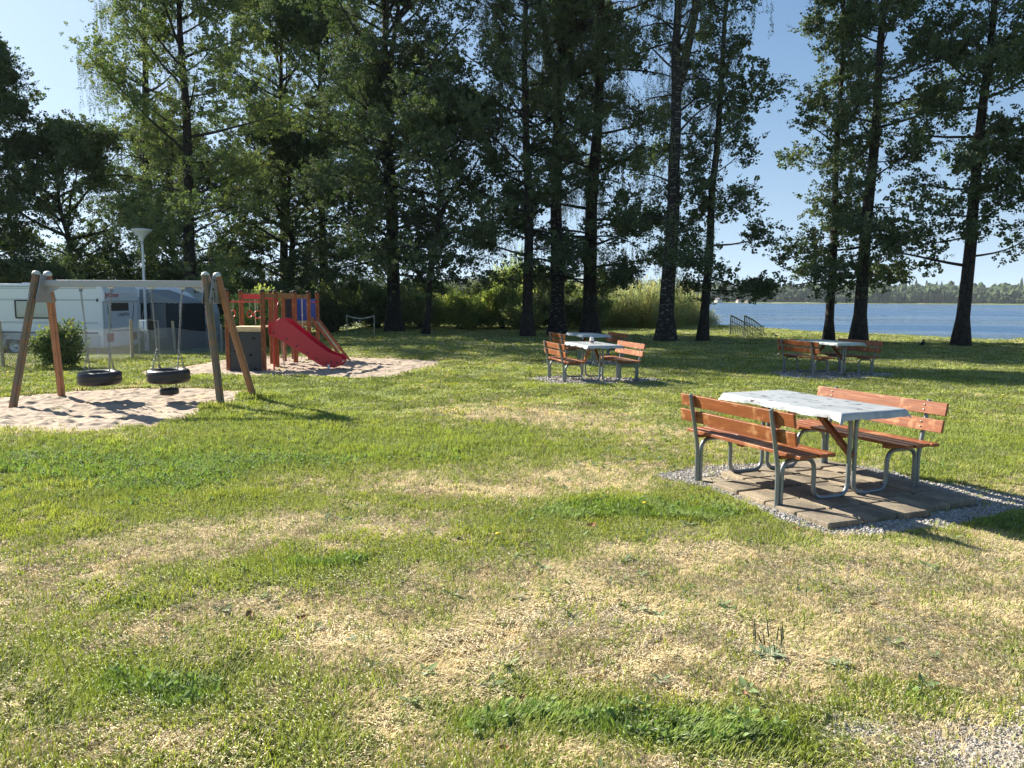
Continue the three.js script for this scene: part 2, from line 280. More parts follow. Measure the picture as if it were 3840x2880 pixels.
{
  const wave = texture(512, 512, (i, j, c) => { const u = i / 512, v = j / 512; c[0] = c[1] = c[2] = 255 * (0.55 * fbm(u * 20, v * 64, 4) + 0.45 * fbm(u * 60 + 9, v * 150, 3)); }, false);
  wave.wrapS = wave.wrapT = THREE.MirroredRepeatWrapping; wave.repeat.set(1 / 14, 1 / 14);
  const g = new THREE.PlaneGeometry(5000, 1500, 1, 1).rotateX(-Math.PI / 2).translate(0, LAKE, -720), p = g.attributes.position, uv = g.attributes.uv;
  for (let i = 0; i < p.count; i++) uv.setXY(i, p.getX(i), p.getZ(i));
  const ruffle = texture(256, 256, (i, j, c) => { c[0] = c[1] = c[2] = 255 * lerp(0.25, 1, smooth(0.38, 0.62, fbm(i * 0.03, j * 0.14, 4))); }, false);
  ruffle.wrapS = ruffle.wrapT = THREE.MirroredRepeatWrapping; ruffle.repeat.set(1 / 420, 1 / 300);
  structure('lake_water', g, mat([0.03, 0.078, 0.155], 0.34, { bumpMap: wave, bumpScale: 0.16, roughnessMap: ruffle }));
}
console.log('ground ready');

// ------------------------------------------------------------ picnic tables: one bent-tube frame carries the table and both benches
const clothTex = (base, tint, motif, seed) => {
  const cv = document.createElement('canvas'); cv.width = 1024; cv.height = 512; const c = cv.getContext('2d'), r = rng(seed);
  c.fillStyle = base; c.fillRect(0, 0, 1024, 512);
  for (let k = 0; k < 90; k++) { c.globalAlpha = 0.10 + 0.26 * r(); c.fillStyle = tint; const x = r() * 1024, y = r() * 512, w = 40 + 90 * r(), h = 14 + 34 * r(); c.beginPath(); for (let q = 0; q < 10; q++) { const a = q / 10 * 6.283, s = 0.75 + 0.5 * r(); c.lineTo(x + Math.cos(a) * w * 0.5 * s, y + Math.sin(a) * h * 0.6 * s); } c.fill(); }
  for (let k = 0; k < 46; k++) {                                                  // printed leaves, tendrils and rings
    const x = r() * 1024, y = k % 3 ? r() * 512 : (r() < 0.5 ? 8 + r() * 34 : 470 + r() * 34), s = 7 + 8 * r(), a0 = r() * 6.28; c.globalAlpha = 0.55 + 0.35 * r(); c.fillStyle = motif; c.beginPath();
    for (let q = 0; q < 15; q++) { const a = a0 + q / 15 * 6.283, l = s * (q % 3 ? 1.15 : 0.55) * (0.8 + 0.4 * r()); c.lineTo(x + Math.cos(a) * l, y + Math.sin(a) * l); } c.fill();
    c.strokeStyle = '#6c6a70'; c.globalAlpha = 0.5; c.lineWidth = 1.6; c.beginPath(); c.arc(x + 30 + 20 * r(), y + 10 * (r() - 0.5), 9 + 12 * r(), a0, a0 + 5.2); c.stroke();
    c.beginPath(); c.moveTo(x, y); c.bezierCurveTo(x + 20, y - 26, x + 44, y + 24, x + 66, y - 8); c.stroke();
  }
  const t = new THREE.CanvasTexture(cv); t.colorSpace = THREE.SRGBColorSpace; t.wrapS = t.wrapT = THREE.MirroredRepeatWrapping; return t;
};
const CLOTH = [mat([1, 1, 1], 0.38, { map: clothTex('#a6aaad', '#69757a', '#2a1c20', 5) }), mat([1, 1, 1], 0.4, { map: clothTex('#a6b2ae', '#5a8074', '#1c2a38', 9) }), mat([1, 1, 1], 0.4, { map: clothTex('#a4b0b6', '#52748c', '#162840', 15) })];
const TABLE = { y: 0.765, hx: 0.365, hz: 0.74 };
function clothShape(seed, drop = 0.065) {
  const nx = 36, nz = 60, pos = [], uv = [], idx = [], hx = TABLE.hx + 0.004, hz = TABLE.hz + 0.004;
  for (let j = 0; j <= nz; j++) for (let i = 0; i <= nx; i++) {
    const a = (i / nx * 2 - 1) * (hx + drop), b = (j / nz * 2 - 1) * (hz + drop); let x = clamp(a, -hx, hx), z = clamp(b, -hz, hz);
    const ox = Math.abs(a) - hx, oz = Math.abs(b) - hz, o = Math.max(ox, oz, 0), along = ox > oz ? b : a, w = fbm(along * 7 + seed + (ox > oz ? Math.sign(a) * 3 : Math.sign(b) * 7), seed, 3) - 0.5;
    let y = TABLE.y + (fbm(a * 5 + seed, b * 5, 3) - 0.5) * 0.006;
    if (o > 0) { y -= o * (0.92 + 0.35 * w); const fl = o * 0.22 + w * 0.05 * smooth(0, drop, o); if (ox > oz) { x += Math.sign(a) * fl; } else { z += Math.sign(b) * fl; } if (ox > 0 && oz > 0) { y -= Math.min(ox, oz) * 0.5; x += Math.sign(a) * Math.min(ox, oz) * 0.4; z += Math.sign(b) * Math.min(ox, oz) * 0.4; } }
    pos.push(x, y + 0.0045, z); uv.push((b + 1) / 2 * 1.05, (a + 0.5) * 0.95);
  }
  for (let j = 0; j < nz; j++) for (let i = 0; i < nx; i++) { const p = j * (nx + 1) + i, q = p + nx + 1; idx.push(p, q, p + 1, p + 1, q, q + 1); }
  const g = new THREE.BufferGeometry(); g.setAttribute('position', new THREE.Float32BufferAttribute(pos, 3)); g.setAttribute('uv', new THREE.Float32BufferAttribute(uv, 2)); g.setIndex(idx); g.computeVertexNormals(); return g;
}
function makeTable(label, pos, turn) {
  const t = thing('picnic_table', label, 'picnic table', pos, turn, 'picnic tables with benches on the lawn');
  part('tabletop', at(board(TABLE.hx * 2, 0.032, TABLE.hz * 2), 0, TABLE.y - 0.017, 0), M.paint, t);
  const fz = 0.53;
  for (const s of [-1, 1]) for (const e of [-1, 1]) {
    const z = e * fz, path = bend([V(s * 0.31, 0.715, z), V(s * 0.032, 0.715, z), V(s * 0.032, 0.022, z), V(s * 0.42, 0.022, z), V(s * 0.42, 0.372, z), V(s * 0.765, 0.372, z), V(s * 0.765, -0.04, z)], 0.11, 6);
    part('frame_tube', sweep(path, 0.0195, 10), M.steel, t);
    part('back_post', sweep(bend([V(s * 0.807, -0.04, z), V(s * 0.807, 0.30, z), V(s * 0.905, 0.80, z)], 0.08), 0.0195, 10), M.steel, t);
    part('table_bearer', at(board(0.66, 0.03, 0.05), 0, 0.733, z + e * 0.001).translate(s * 0.0001, 0, 0), M.steel, t).visible = s > 0;
    part('seat_bearer', at(board(0.42, 0.030, 0.07), s * 0.60, 0.4065, z), M.paint, t);
  }
  t.children.filter(c => !c.visible).forEach(c => t.remove(c));
  for (const s of [-1, 1]) {
    for (let k = 0; k < 4; k++) part('seat_slat', at(board(0.088, 0.028, 1.48), s * (0.443 + k * 0.1), 0.436 - Math.abs(k - 1.6) * 0.0015, (k % 2 - 0.5) * 0.012), M.paint, t);
    part('seat_batten', at(board(0.34, 0.026, 0.06), s * 0.6, 0.408, 0), M.paint, t);
    [0.585, 0.735].forEach((y, k) => {
      const b = at(board(0.026, 0.112, 1.5 - 0.03 * k), 0, 0, (k - 0.5) * 0.02); b.rotateZ(-s * 0.195); b.translate(s * (0.807 + (y - 0.30) * 0.195 - 0.036), y, 0);
      const sl = part('back_slat', b, M.paint, t);
      for (const e of [-1, 1]) for (const q of [-0.022, 0.022]) part('bolt', new THREE.SphereGeometry(0.009, 6, 4).scale(0.6, 1, 1).translate(s * (0.807 + (y + q - 0.30) * 0.195 - 0.0515), y + q, e * fz), M.bolt, sl);
    });
  }
  for (const e of [-1, 1]) { const b = board(0.045, 0.05, 0.60); b.rotateX(e * 0.68); b.translate(0, 0.535, e * 0.30); part('brace', b, M.paint, t); }
  return t;
}
const groundAt = (x, z, dy = 0) => [x, groundY(x, z) + dy, z];
const table0 = makeTable('picnic table standing on concrete slabs ringed with gravel', groundAt(2.70, -6.96, 0.03), 23.5 * Math.PI / 180);
const tableSpots = [['picnic table with a white jar standing on its cloth', 1.70, -16.24, 14], ['picnic table in tree shade behind the table with the jar', 2.02, -20.7, 13], ['picnic table alone on a pad in front of two bare lakeside trunks', 7.36, -17.9, 17]];
const tables = [table0, ...tableSpots.map(([l, x, z, a]) => duplicate(table0, l, groundAt(x, z, 0.012), a * Math.PI / 180))];
['white oilcloth with grey blotches and dark leaves on the slab-paved table', 'pale oilcloth under the white jar', 'greenish oilcloth on the shaded table behind the jar', 'blue-grey oilcloth on the lone table before the lakeside trunks'].forEach((l, k) => {
  const c = shade(new THREE.Mesh(clothShape(3 + k * 7), CLOTH[[0, 0, 2, 1][k]])); c.name = 'tablecloth'; c.position.copy(tables[k].position); c.rotation.y = tables[k].rotation.y; scene.add(tag(c, l, 'tablecloth', 'oilcloths on the picnic tables'));
});
{
  const p = tables[1].localToWorld(V(0.02, TABLE.y + 0.006, -0.12)); tables[1].updateMatrixWorld(true); tables[1].localToWorld(p.set(0.02, TABLE.y + 0.006, -0.12));
  const j = thing('glass_jar', 'white jar with a lid left on the sunlit picnic table', 'jar', [p.x, p.y, p.z]);
  part('jar_body', new THREE.LatheGeometry([[0, 0], [0.042, 0], [0.046, 0.01], [0.046, 0.085], [0.036, 0.1], [0, 0.1]].map(q => new THREE.Vector2(...q)), 20), mat([0.72, 0.70, 0.66], 0.35), j);
  part('lid', new THREE.LatheGeometry([[0, 0.1], [0.04, 0.1], [0.04, 0.122], [0.037, 0.125], [0, 0.125]].map(q => new THREE.Vector2(...q)), 20), mat([0.75, 0.75, 0.74], 0.4), j);
  part('band', new THREE.CylinderGeometry(0.0468, 0.0468, 0.03, 20, 1, true).translate(0, 0.032, 0), mat([0.25, 0.07, 0.06], 0.6), j);
}

// ------------------------------------------------------------ concrete slabs and gravel under the nearest table
{
  const g = new THREE.Group(); g.name = 'paving'; g.userData = { kind: 'structure' }; g.position.set(2.70, groundY(2.7, -6.96), -6.96); g.rotation.y = 22.5 * Math.PI / 180; scene.add(g);
  const r = rng(77), conc = [0, 1, 2, 3].map(k => mat([1, 1, 1], 0.92, { map: texture(128, 128, (i, j, c) => { const n = fbm(i * 0.06 + k * 9, j * 0.06, 4), h = hsh(i + k * 40, j), st = smooth(0.58, 0.75, fbm(i * 0.03 + k * 21, j * 0.03 + 5, 3)); const q = (0.82 + 0.3 * (n - 0.5) + 0.22 * (h - 0.5)) * (1 - 0.18 * st); c[0] = (150 + k * 8) * q; c[1] = (137 + k * 7) * q; c[2] = (118 + k * 5) * q; }), bumpMap: fineBump, bumpScale: 0.004 }));
  const shapes = [0, 1, 2].map(k => { const s = new RoundedBoxGeometry(0.336, 0.06, 0.336, 2, 0.012), p = s.attributes.position, uv = s.attributes.uv; for (let i = 0; i < p.count; i++) { const x = p.getX(i), z = p.getZ(i); p.setXYZ(i, x + (vnoise(x * 30 + k * 5, z * 30) - 0.5) * 0.008, p.getY(i), z + (vnoise(x * 30, z * 30 + k * 7) - 0.5) * 0.008); uv.setXY(i, x + 0.5, z + 0.5); } s.computeVertexNormals(); return s; });
  for (let i = 0; i < 5; i++) for (let j = 0; j < 5; j++) {
    if (i === 0 && j === 0) continue;
    const step = i >= 3 ? 0.03 : 0, s = part('slab', shapes[(i * 2 + j) % 3], conc[Math.floor(r() * 4)], g);
    s.position.set(-0.64 + i * 0.355 + (r() - 0.5) * 0.012, 0.008 + r() * 0.012, -0.46 + j * 0.355 - step * i + (r() - 0.5) * 0.012); s.rotation.set((r() - 0.5) * 0.025, (r() - 0.5) * 0.05, (r() - 0.5) * 0.025);
  }
}
const stoneShapes = [0, 1, 2].map(k => { const s = new THREE.IcosahedronGeometry(1, 0), p = s.attributes.position; for (let i = 0; i < p.count; i++) { const q = V(p.getX(i), p.getY(i), p.getZ(i)), n = 0.75 + 0.5 * hsh(Math.round(q.x * 9) + k * 13, Math.round(q.y * 9) + Math.round(q.z * 31)); p.setXYZ(i, q.x * n, q.y * n * 0.7, q.z * n); } s.computeVertexNormals(); return s; });
const stoneMat = mat([1, 1, 1], 0.85), tmp = new THREE.Object3D();
function scatterStones(name, P, n, size, seed, tones, keepEdge) {
  const r = rng(seed), xs = P.map(p => p[0]), zs = P.map(p => p[1]), x0 = Math.min(...xs), x1 = Math.max(...xs), z0 = Math.min(...zs), z1 = Math.max(...zs), out = [[], [], []];
  for (let k = 0; k < n; k++) {
    const x = lerp(x0, x1, r()), z = lerp(z0, z1, r()), e = edgeDistance(P, x, z) + wob(x, z) * 0.3; if (e < keepEdge * (r() - 0.35)) continue;
    const lx = (x - 2.7), lz = (z + 6.96), a = 22.5 * Math.PI / 180, u = lx * Math.cos(a) - lz * Math.sin(a), v = lx * Math.sin(a) + lz * Math.cos(a); if (u > -0.8 && u < 0.93 && v > -0.62 && v < 1.06 && r() > 0.03) continue;
    const s = size * (0.5 + r() * r() * 1.3); tmp.position.set(x, groundY(x, z) + s * 0.25, z); tmp.rotation.set(r() * 6, r() * 6, r() * 6); tmp.scale.setScalar(s); tmp.updateMatrix();
    const t = tones[Math.floor(r() * tones.length)], b = 0.75 + 0.5 * r(); out[Math.floor(r() * 3)].push([tmp.matrix.clone(), rgb(t[0] * b, t[1] * b, t[2] * b)]);
  }
  out.forEach((o, k) => copies(name, stoneShapes[k], stoneMat, o));
}
const GREYS = [[0.33, 0.325, 0.315], [0.42, 0.40, 0.38], [0.24, 0.235, 0.23], [0.38, 0.335, 0.29]];
scatterStones('gravel', gravelTable, 46000, 0.0095, 5, GREYS, 0.1);
scatterStones('gravel', gravelCorner, 42000, 0.0062, 6, [[0.40, 0.36, 0.31], [0.34, 0.31, 0.28], [0.30, 0.27, 0.23]], 0.5);
PADS.forEach((P, k) => scatterStones('gravel', P, 2600, 0.022, 20 + k, GREYS, 0.2));
console.log('tables ready');

// ------------------------------------------------------------ the swing frame and its two tyre swings
function flutedPost(len, r, notch = 0.012) {                                    // a round post with four saw grooves
  const pts = [], n = 40; for (let k = 0; k < n; k++) { const a = k / n * 2 * Math.PI, q = ((a / (Math.PI / 2)) % 1 + 1) % 1, d = Math.abs(q - 0.5), w = d < 0.07 ? notch * (1 - d / 0.07 * 0.4) : 0; pts.push([Math.cos(a) * (r - w), Math.sin(a) * (r - w)]); }
  const g = new THREE.ExtrudeGeometry(shapeOf(pts), { depth: len, bevelEnabled: false, steps: 1 }), p = g.attributes.position, uv = g.attributes.uv;
  for (let i = 0; i < p.count; i++) uv.setXY(i, p.getZ(i), Math.atan2(p.getY(i), p.getX(i)) * r);
  return toCreasedNormals(g.rotateX(-Math.PI / 2), 0.7);                          // stands from y = 0 up
}
function between(g, a, b) { const q = new THREE.Quaternion().setFromUnitVectors(V(0, 1, 0), b.clone().sub(a).normalize()); return g.applyQuaternion(q).translate(a.x, a.y, a.z); }
{
  const t = thing('swing_frame', 'wooden swing frame with two splayed leg pairs and a grey metal crossbar', 'swing frame', [-6.1, 0, -12.3]);
  const G = (x, z) => sandY(x, z), feet = [[-7.67, -11.61, -7.50, -12.22], [-7.66, -13.0, -7.42, -12.38], [-4.42, -11.64, -4.84, -12.22], [-4.32, -12.94, -4.72, -12.38]];
  feet.forEach(([fx, fz, tx, tz], k) => {
    const a = V(fx + 6.1, G(fx, fz) - 0.25, fz + 12.3), b = V(tx + 6.1, 2.05, tz + 12.3), L = a.distanceTo(b);
    const p = part('post', between(flutedPost(L, 0.058), a, b), k % 2 ? M.postPink : M.postWood, t);
    part('cap', between(new THREE.LatheGeometry([[0.0, 0.045], [0.03, 0.04], [0.052, 0.025], [0.064, 0], [0.064, -0.02], [0.058, -0.02]].map(q => new THREE.Vector2(...q)), 18).translate(0, L, 0), a, b), M.plasticCap, p);
    part('ground_shoe', between(new THREE.CylinderGeometry(0.035, 0.035, 0.5, 10).translate(0, 0.05, 0), a, b), M.galv, p);
  });
  for (const [s, x] of [[-1, -7.47], [1, -4.79]]) {
    const pl = plate([[-0.10, 2.03], [0.10, 2.03], [0.27, 1.63], [0.24, 1.6], [-0.24, 1.6], [-0.27, 1.63]], 0.012, 0.003).rotateY(Math.PI / 2).translate(x + 6.1 + (s < 0 ? 0.045 : -0.05), 0, 0), b = part('bracket_plate', pl, M.galv, t);
    const out = part('bracket_plate', pl.clone().translate(s * 0.115, 0, 0), M.galv, t);
    for (const [y, w] of [[1.96, 0.05], [1.82, 0.11], [1.68, 0.17]]) for (const e of [-1, 1]) part('bolt', new THREE.CylinderGeometry(0.019, 0.021, 0.02, 10).rotateZ(Math.PI / 2).translate(x + 6.1 + s * 0.075, y, e * w), M.hold, out);
    part('sticker', new THREE.BoxGeometry(0.002, 0.15, 0.04).translate(x + 6.1 + s * 0.076, 1.70, 0.06), mat([0.8, 0.8, 0.78], 0.6), out);
    part('gusset', plate([[0, 0], [s * -0.26, 0], [s * -0.20, -0.05], [0, -0.13]], 0.01, 0.002).translate(x + 6.1 - s * 0.04, 1.855, -0.005), M.galv, b);
  }
  part('crossbar', at(board(2.74, 0.1, 0.1, 0.012), -0.03, 1.905, 0), M.galv, t);
}
const LINK = new THREE.TorusGeometry(0.013, 0.0042, 5, 9).scale(1, 1.55, 1);
function chainOf(a, b) { const L = a.distanceTo(b), n = Math.max(2, Math.round(L / 0.030)), o = []; for (let k = 0; k < n; k++) { const g = LINK.clone(); if (k % 2) g.rotateY(Math.PI / 2); g.translate(0, (k + 0.5) / n * L, 0); o.push(g); } return between(merge(o), a, b); }
function tyreShape(R, w, hole) {                                               // lying flat, axis upright
  const h = w / 2, t = [[hole, h * 0.55], [hole + 0.012, h * 0.8], [hole + 0.05, h * 0.97], [R * 0.78, h], [R * 0.92, h * 0.9], [R * 0.975, h * 0.72], [R, h * 0.4], [R * 1.003, h * 0.13], [R * 0.99, h * 0.06], [R * 0.99, -h * 0.06], [R * 1.003, -h * 0.13], [R, -h * 0.4], [R * 0.975, -h * 0.72], [R * 0.92, -h * 0.9], [R * 0.78, -h], [hole + 0.05, -h * 0.97], [hole + 0.012, -h * 0.8], [hole, -h * 0.55], [hole + 0.05, -h * 0.5], [R * 0.9, -h * 0.3], [R * 0.9, h * 0.3], [hole + 0.05, h * 0.5], [hole, h * 0.55]];
  return toCreasedNormals(new THREE.LatheGeometry(t.map(q => new THREE.Vector2(...q)), 48), 0.9);
}
function tyreSwing(label, x, y, hangers, splits, turn, small) {
  const t = thing('tyre_swing', label, 'tyre swing', [x, y, -12.3], 0, 'tyre swings hanging from the frame');
  part('tyre', tyreShape(0.325, 0.215, 0.17).rotateX(0.03), M.rubber, t);
  hangers.forEach((hx, k) => {
    const top = V(hx - x, 1.80 - y, 0), s = V(splits[k][0] - x, splits[k][1] - y, 0), e = k ? 1 : -1;
    const hg = part('hanger', at(board(0.09, 0.03, 0.05), top.x, 1.853 - y - 0.0155, 0), M.plasticCap, t);
    part('swivel', new THREE.CylinderGeometry(0.02, 0.03, 0.055, 10).translate(top.x, 1.803 - y, 0), M.chain, hg);
    part('chain', chainOf(s, top), M.chain, t);
    for (const q of [-1, 1]) { const foot = V(e * 0.20 + turn * q * 0.05, 0.10, q * 0.17); part('chain', chainOf(foot, s), M.chain, t); part('eye_bolt', new THREE.TorusGeometry(0.02, 0.007, 6, 10).translate(foot.x, 0.118, foot.z), M.chain, t); }
  });
  if (small) {
    const p = part('small_tyre', tyreShape(0.145, 0.105, 0.06).rotateZ(0.06).translate(0.0, -0.255, 0), M.rubber, t);
    for (const q of [-1, 1]) part('chain', chainOf(V(q * 0.09, -0.22, 0), V(q * 0.17 - 0.03, -0.09, 0)), M.chain, p);
  }
}
tyreSwing('large tyre swing on chains with nothing hanging beneath it', -6.63, 0.40, [-6.86, -6.38], [[-6.80, 0.84], [-6.46, 0.84]], 1);
tyreSwing('large tyre swing with a small tyre hanging below it', -5.52, 0.44, [-5.74, -5.25], [[-5.69, 0.88], [-5.34, 0.88]], 0.4, true);

// ------------------------------------------------------------ play tower with climbing wall and slide
{
  const X0 = -5.9, Z0 = -19.6, t = thing('play_tower', 'wooden play tower with red slide, dark climbing wall and blue panel', 'play tower', [X0, 0, Z0]);
  const posts = { A: [-6.60, -17.85], B: [-6.60, -18.80], C: [-5.78, -17.87], D: [-5.76, -18.80], F: [-5.55, -19.70], K: [-6.18, -19.75], E: [-6.17, -20.80], Hp: [-5.50, -20.85], G: [-6.14, -21.55], I: [-5.45, -21.58] };
  const postShape = plate(roundRect(0.092, 0.092, 0.012).flatMap((q, i, a) => { const n = a[(i + 1) % a.length], mx = (q[0] + n[0]) / 2, my = (q[1] + n[1]) / 2; return Math.hypot(n[0] - q[0], n[1] - q[1]) > 0.04 ? [q, [mx - (n[0] - q[0]) * 0.10, my - (n[1] - q[1]) * 0.10], [mx * 0.8, my * 0.8], [mx + (n[0] - q[0]) * 0.10, my + (n[1] - q[1]) * 0.10]] : [q]; }), 2.12, 0);
  { const p = postShape.attributes.position, uv = postShape.attributes.uv; for (let i = 0; i < p.count; i++) uv.setXY(i, p.getZ(i), p.getX(i) + p.getY(i) * 0.7); postShape.rotateX(-Math.PI / 2); }
  const cap = new THREE.LatheGeometry([[0, 0.04], [0.03, 0.038], [0.055, 0.022], [0.062, 0], [0.06, -0.012], [0, -0.012]].map(q => new THREE.Vector2(...q)), 16);
  for (const [k, [x, z]] of Object.entries(posts)) {
    const p = part('post', postShape, M.postRed, t), b = sandY(x, z); p.position.set(x - X0, 1.85 - 2.12, z - Z0);
    const c = part('cap', cap, M.greenCap, p); c.position.y = 2.12;
    if ('DF'.includes(k)) { const s = part('steel_shoe', new THREE.BoxGeometry(0.012, 0.3, 0.07), M.galv, p); s.position.set(-0.053, b + 0.12 - (1.85 - 2.12), 0); }
  }
  const bar = (name, a, b, y, w, h, m) => { const A = V(a[0] - X0, y, a[1] - Z0), B = V(b[0] - X0, y, b[1] - Z0), g = board(w, h, A.distanceTo(B) - 0.085); g.rotateY(Math.atan2(B.x - A.x, B.z - A.z)); g.translate((A.x + B.x) / 2, y, (A.z + B.z) / 2); return part(name, g, m, t); };
  bar('beam', posts.C, posts.D, 1.74, 0.045, 0.095, M.beam); bar('beam', posts.D, posts.F, 1.76, 0.045, 0.095, M.beam); bar('beam', posts.F, posts.Hp, 1.74, 0.045, 0.095, M.beam); bar('beam', posts.K, posts.E, 1.74, 0.045, 0.095, M.beam); bar('beam', posts.B, posts.K, 1.74, 0.045, 0.095, M.beam); bar('beam', posts.E, posts.Hp, 1.72, 0.045, 0.09, M.beam);
  bar('red_beam', posts.B, posts.D, 1.72, 0.045, 0.12, M.red);
  const tube = (name, pts, r, m, par = t) => part(name, sweep(pts.map(([x, y, z]) => V(x - X0, y, z - Z0)), r, 9), m, par);
  tube('rail', [[-6.56, 1.60, -17.85], [-5.82, 1.60, -17.87]], 0.018, M.red); tube('rail', [[-5.5, 1.58, -20.88], [-5.45, 1.58, -21.54]], 0.014, M.red);
  // decks
  for (let k = 0; k < 6; k++) part('deck_board', at(board(0.70, 0.03, 0.145), -6.19 - X0, 1.005, -17.96 - k * 0.152 - Z0), M.deck, t);
  part('deck_frame', at(board(0.73, 0.075, 0.04), -6.19 - X0, 0.95, -17.85 - Z0), M.deck, t);
  for (let k = 0; k < 5; k++) part('deck_board', at(board(0.56, 0.03, 0.14), -5.82 - X0, 1.045, -20.92 - k * 0.147 - Z0), M.deck, t);
  part('deck_frame', at(board(0.575, 0.085, 0.04), -5.835 - X0, 0.985, -20.81 - Z0), M.beam, t); part('deck_frame', at(board(0.04, 0.085, 0.62), -5.47 - X0, 0.985, -21.2 - Z0), M.beam, t); part('deck_frame', at(board(0.04, 0.085, 0.62), -6.155 - X0, 0.985, -21.2 - Z0), M.beam, t);
  // climbing wall with its grips
  const wall = part('climbing_wall', at(board(0.73, 0.96, 0.02), -6.19 - X0, 0.425, -17.835 - Z0), M.panelGrey, t), r = rng(12);
  for (const [x, y] of [[-6.47, 0.74], [-6.36, 0.80], [-6.0, 0.76], [-6.08, 0.37], [-6.32, 0.2], [-5.97, 0.06], [-6.42, 0.45]]) { const g = new THREE.IcosahedronGeometry(0.036, 1), p = g.attributes.position; for (let i = 0; i < p.count; i++) { const n = 0.8 + 0.5 * vnoise(p.getX(i) * 40 + x * 9, p.getY(i) * 40); p.setXYZ(i, p.getX(i) * n * 1.25, p.getY(i) * n * 0.75, p.getZ(i) * n * 0.8); } g.computeVertexNormals(); part('grip', g.translate(x - X0, y, -17.818 - Z0), M.hold, wall); }
  // panels of the far deck
  part('blue_panel', at(board(0.60, 0.60, 0.018), -5.795 - X0, 1.37, -21.565 - Z0), M.blue, t); part('dark_panel', at(board(0.018, 0.62, 0.60), -6.16 - X0, 1.37, -21.18 - Z0), M.panelGrey, t);
  // rings hanging from the front rail and from the beam behind
  for (const [x, y, z, ry] of [[-6.38, 1.30, -18.75, 1.2], [-5.97, 1.30, -18.1, 0.3], [-6.58, 1.32, -18.2, 1.4]]) { const g = new THREE.TorusGeometry(0.085, 0.013, 7, 20).rotateY(ry).translate(x - X0, y, z - Z0), o = part('ring', g, M.red, t); tube('rope', [[x, y + 0.09, z], [x, 1.66, z]], 0.006, M.rope, o); }
  tube('rope', [[-6.18, 1.0, -18.55], [-6.18, 1.66, -18.55]], 0.010, M.rope);
  // bent red pole and rope ladder beside the slide
  part('climbing_pole', sweep(bend([[-5.76, 1.62, -18.75], [-5.62, 1.62, -18.62], [-5.655, 1.3, -18.35], [-5.66, -0.1, -18.2]].map(([x, y, z]) => V(x - X0, y, z - Z0)), 0.14), 0.019, 9), M.red, t);
  const rl = tube('rope_ladder', [[-5.66, 0.98, -18.75], [-5.63, 0.5, -18.74], [-5.56, 0.02, -18.7]], 0.009, M.rope); tube('rope', [[-5.66, 0.98, -18.98], [-5.64, 0.5, -18.97], [-5.62, 0.03, -18.95]], 0.009, M.rope, rl);
  for (const y of [0.25, 0.52, 0.78]) tube('rung', [[-5.64, y, -18.72], [-5.645, y, -19.0]], 0.013, M.red, rl);
  const kr = tube('climbing_rope', [[-5.525, 1.69, -20.3], [-5.53, 1.2, -20.3], [-5.525, 0.6, -20.29], [-5.55, 0.2, -20.3], [-5.58, 0.06, -20.25], [-5.50, 0.03, -20.1]], 0.011, M.rope); for (const y of [1.25, 0.78, 0.4]) part('knot', new THREE.SphereGeometry(0.026, 8, 6).translate(-5.527 - X0, y, -20.3 - Z0), M.rope, kr);
  part('rope_clamp', at(board(0.06, 0.11, 0.05), -5.525 - X0, 1.735, -20.3 - Z0), M.hold, t);
  // sloping ladder with its net
  for (const z of [-20.95, -21.52]) { const a = V(-5.45 - X0, 1.16, z - Z0), b = V(-4.55 - X0, -0.06, z - Z0), L = a.distanceTo(b), g = board(0.06, L, 0.095); part('ladder_rail', between(g.translate(0, L / 2, 0), b, a), M.postRed, t); }
  const net = new THREE.Group(); net.name = 'climbing_net'; t.add(net);
  for (const k of [0.25, 0.5, 0.75]) tube('rope', [[-5.40, 1.06, -20.95 - 0.57 * k], [-4.86, 0.33, -20.95 - 0.57 * k]], 0.009, M.rope, net);
  for (let k = 0; k < 5; k++) { const s = 0.1 + k * 0.22; tube('rope', [[-5.42 + 0.6 * s, 1.07 - 0.81 * s, -20.99], [-5.42 + 0.6 * s, 1.06 - 0.81 * s, -21.25], [-5.42 + 0.6 * s, 1.07 - 0.81 * s, -21.49]], 0.009, M.rope, net); }
  tube('rung', [[-4.82, 0.30, -20.95], [-4.82, 0.30, -21.52]], 0.018, M.red);
  // slide: two thick cheeks and a bed
  const sl = new THREE.Group(); sl.name = 'slide'; sl.position.set(-5.72 - X0, 0.02, -18.1 - Z0); t.add(sl);
  const cheek = []; { const up = [[0, 1.12], [0.08, 1.10], [0.14, 1.05], [0.20, 1.15], [0.27, 1.195], [0.36, 1.19], [0.46, 1.12], [1.22, 0.52], [1.36, 0.42], [1.5, 0.355], [1.62, 0.33], [1.68, 0.30], [1.71, 0.24], [1.70, 0.16], [1.64, 0.09], [1.52, 0.055], [1.36, 0.06], [1.22, 0.10], [1.08, 0.18], [0.94, 0.285], [0.16, 0.76], [0.06, 0.80], [0, 0.82]]; cheek.push(...up); }
  part('cheek', plate(cheek, 0.035, 0.008).translate(0, 0, 0.0), M.slideRed, sl); part('cheek', plate(cheek, 0.035, 0.008).translate(0, 0, -0.48), M.slideRed, sl);
  const bed = [[0, 0.96], [0.3, 0.95], [0.45, 0.90], [1.0, 0.44], [1.2, 0.29], [1.38, 0.20], [1.55, 0.165], [1.66, 0.16]];
  part('bed', plate([...bed, ...bed.slice().reverse().map(([x, y]) => [x, y - 0.02])], 0.435, 0).translate(0, 0, -0.442), M.slideRed, sl);
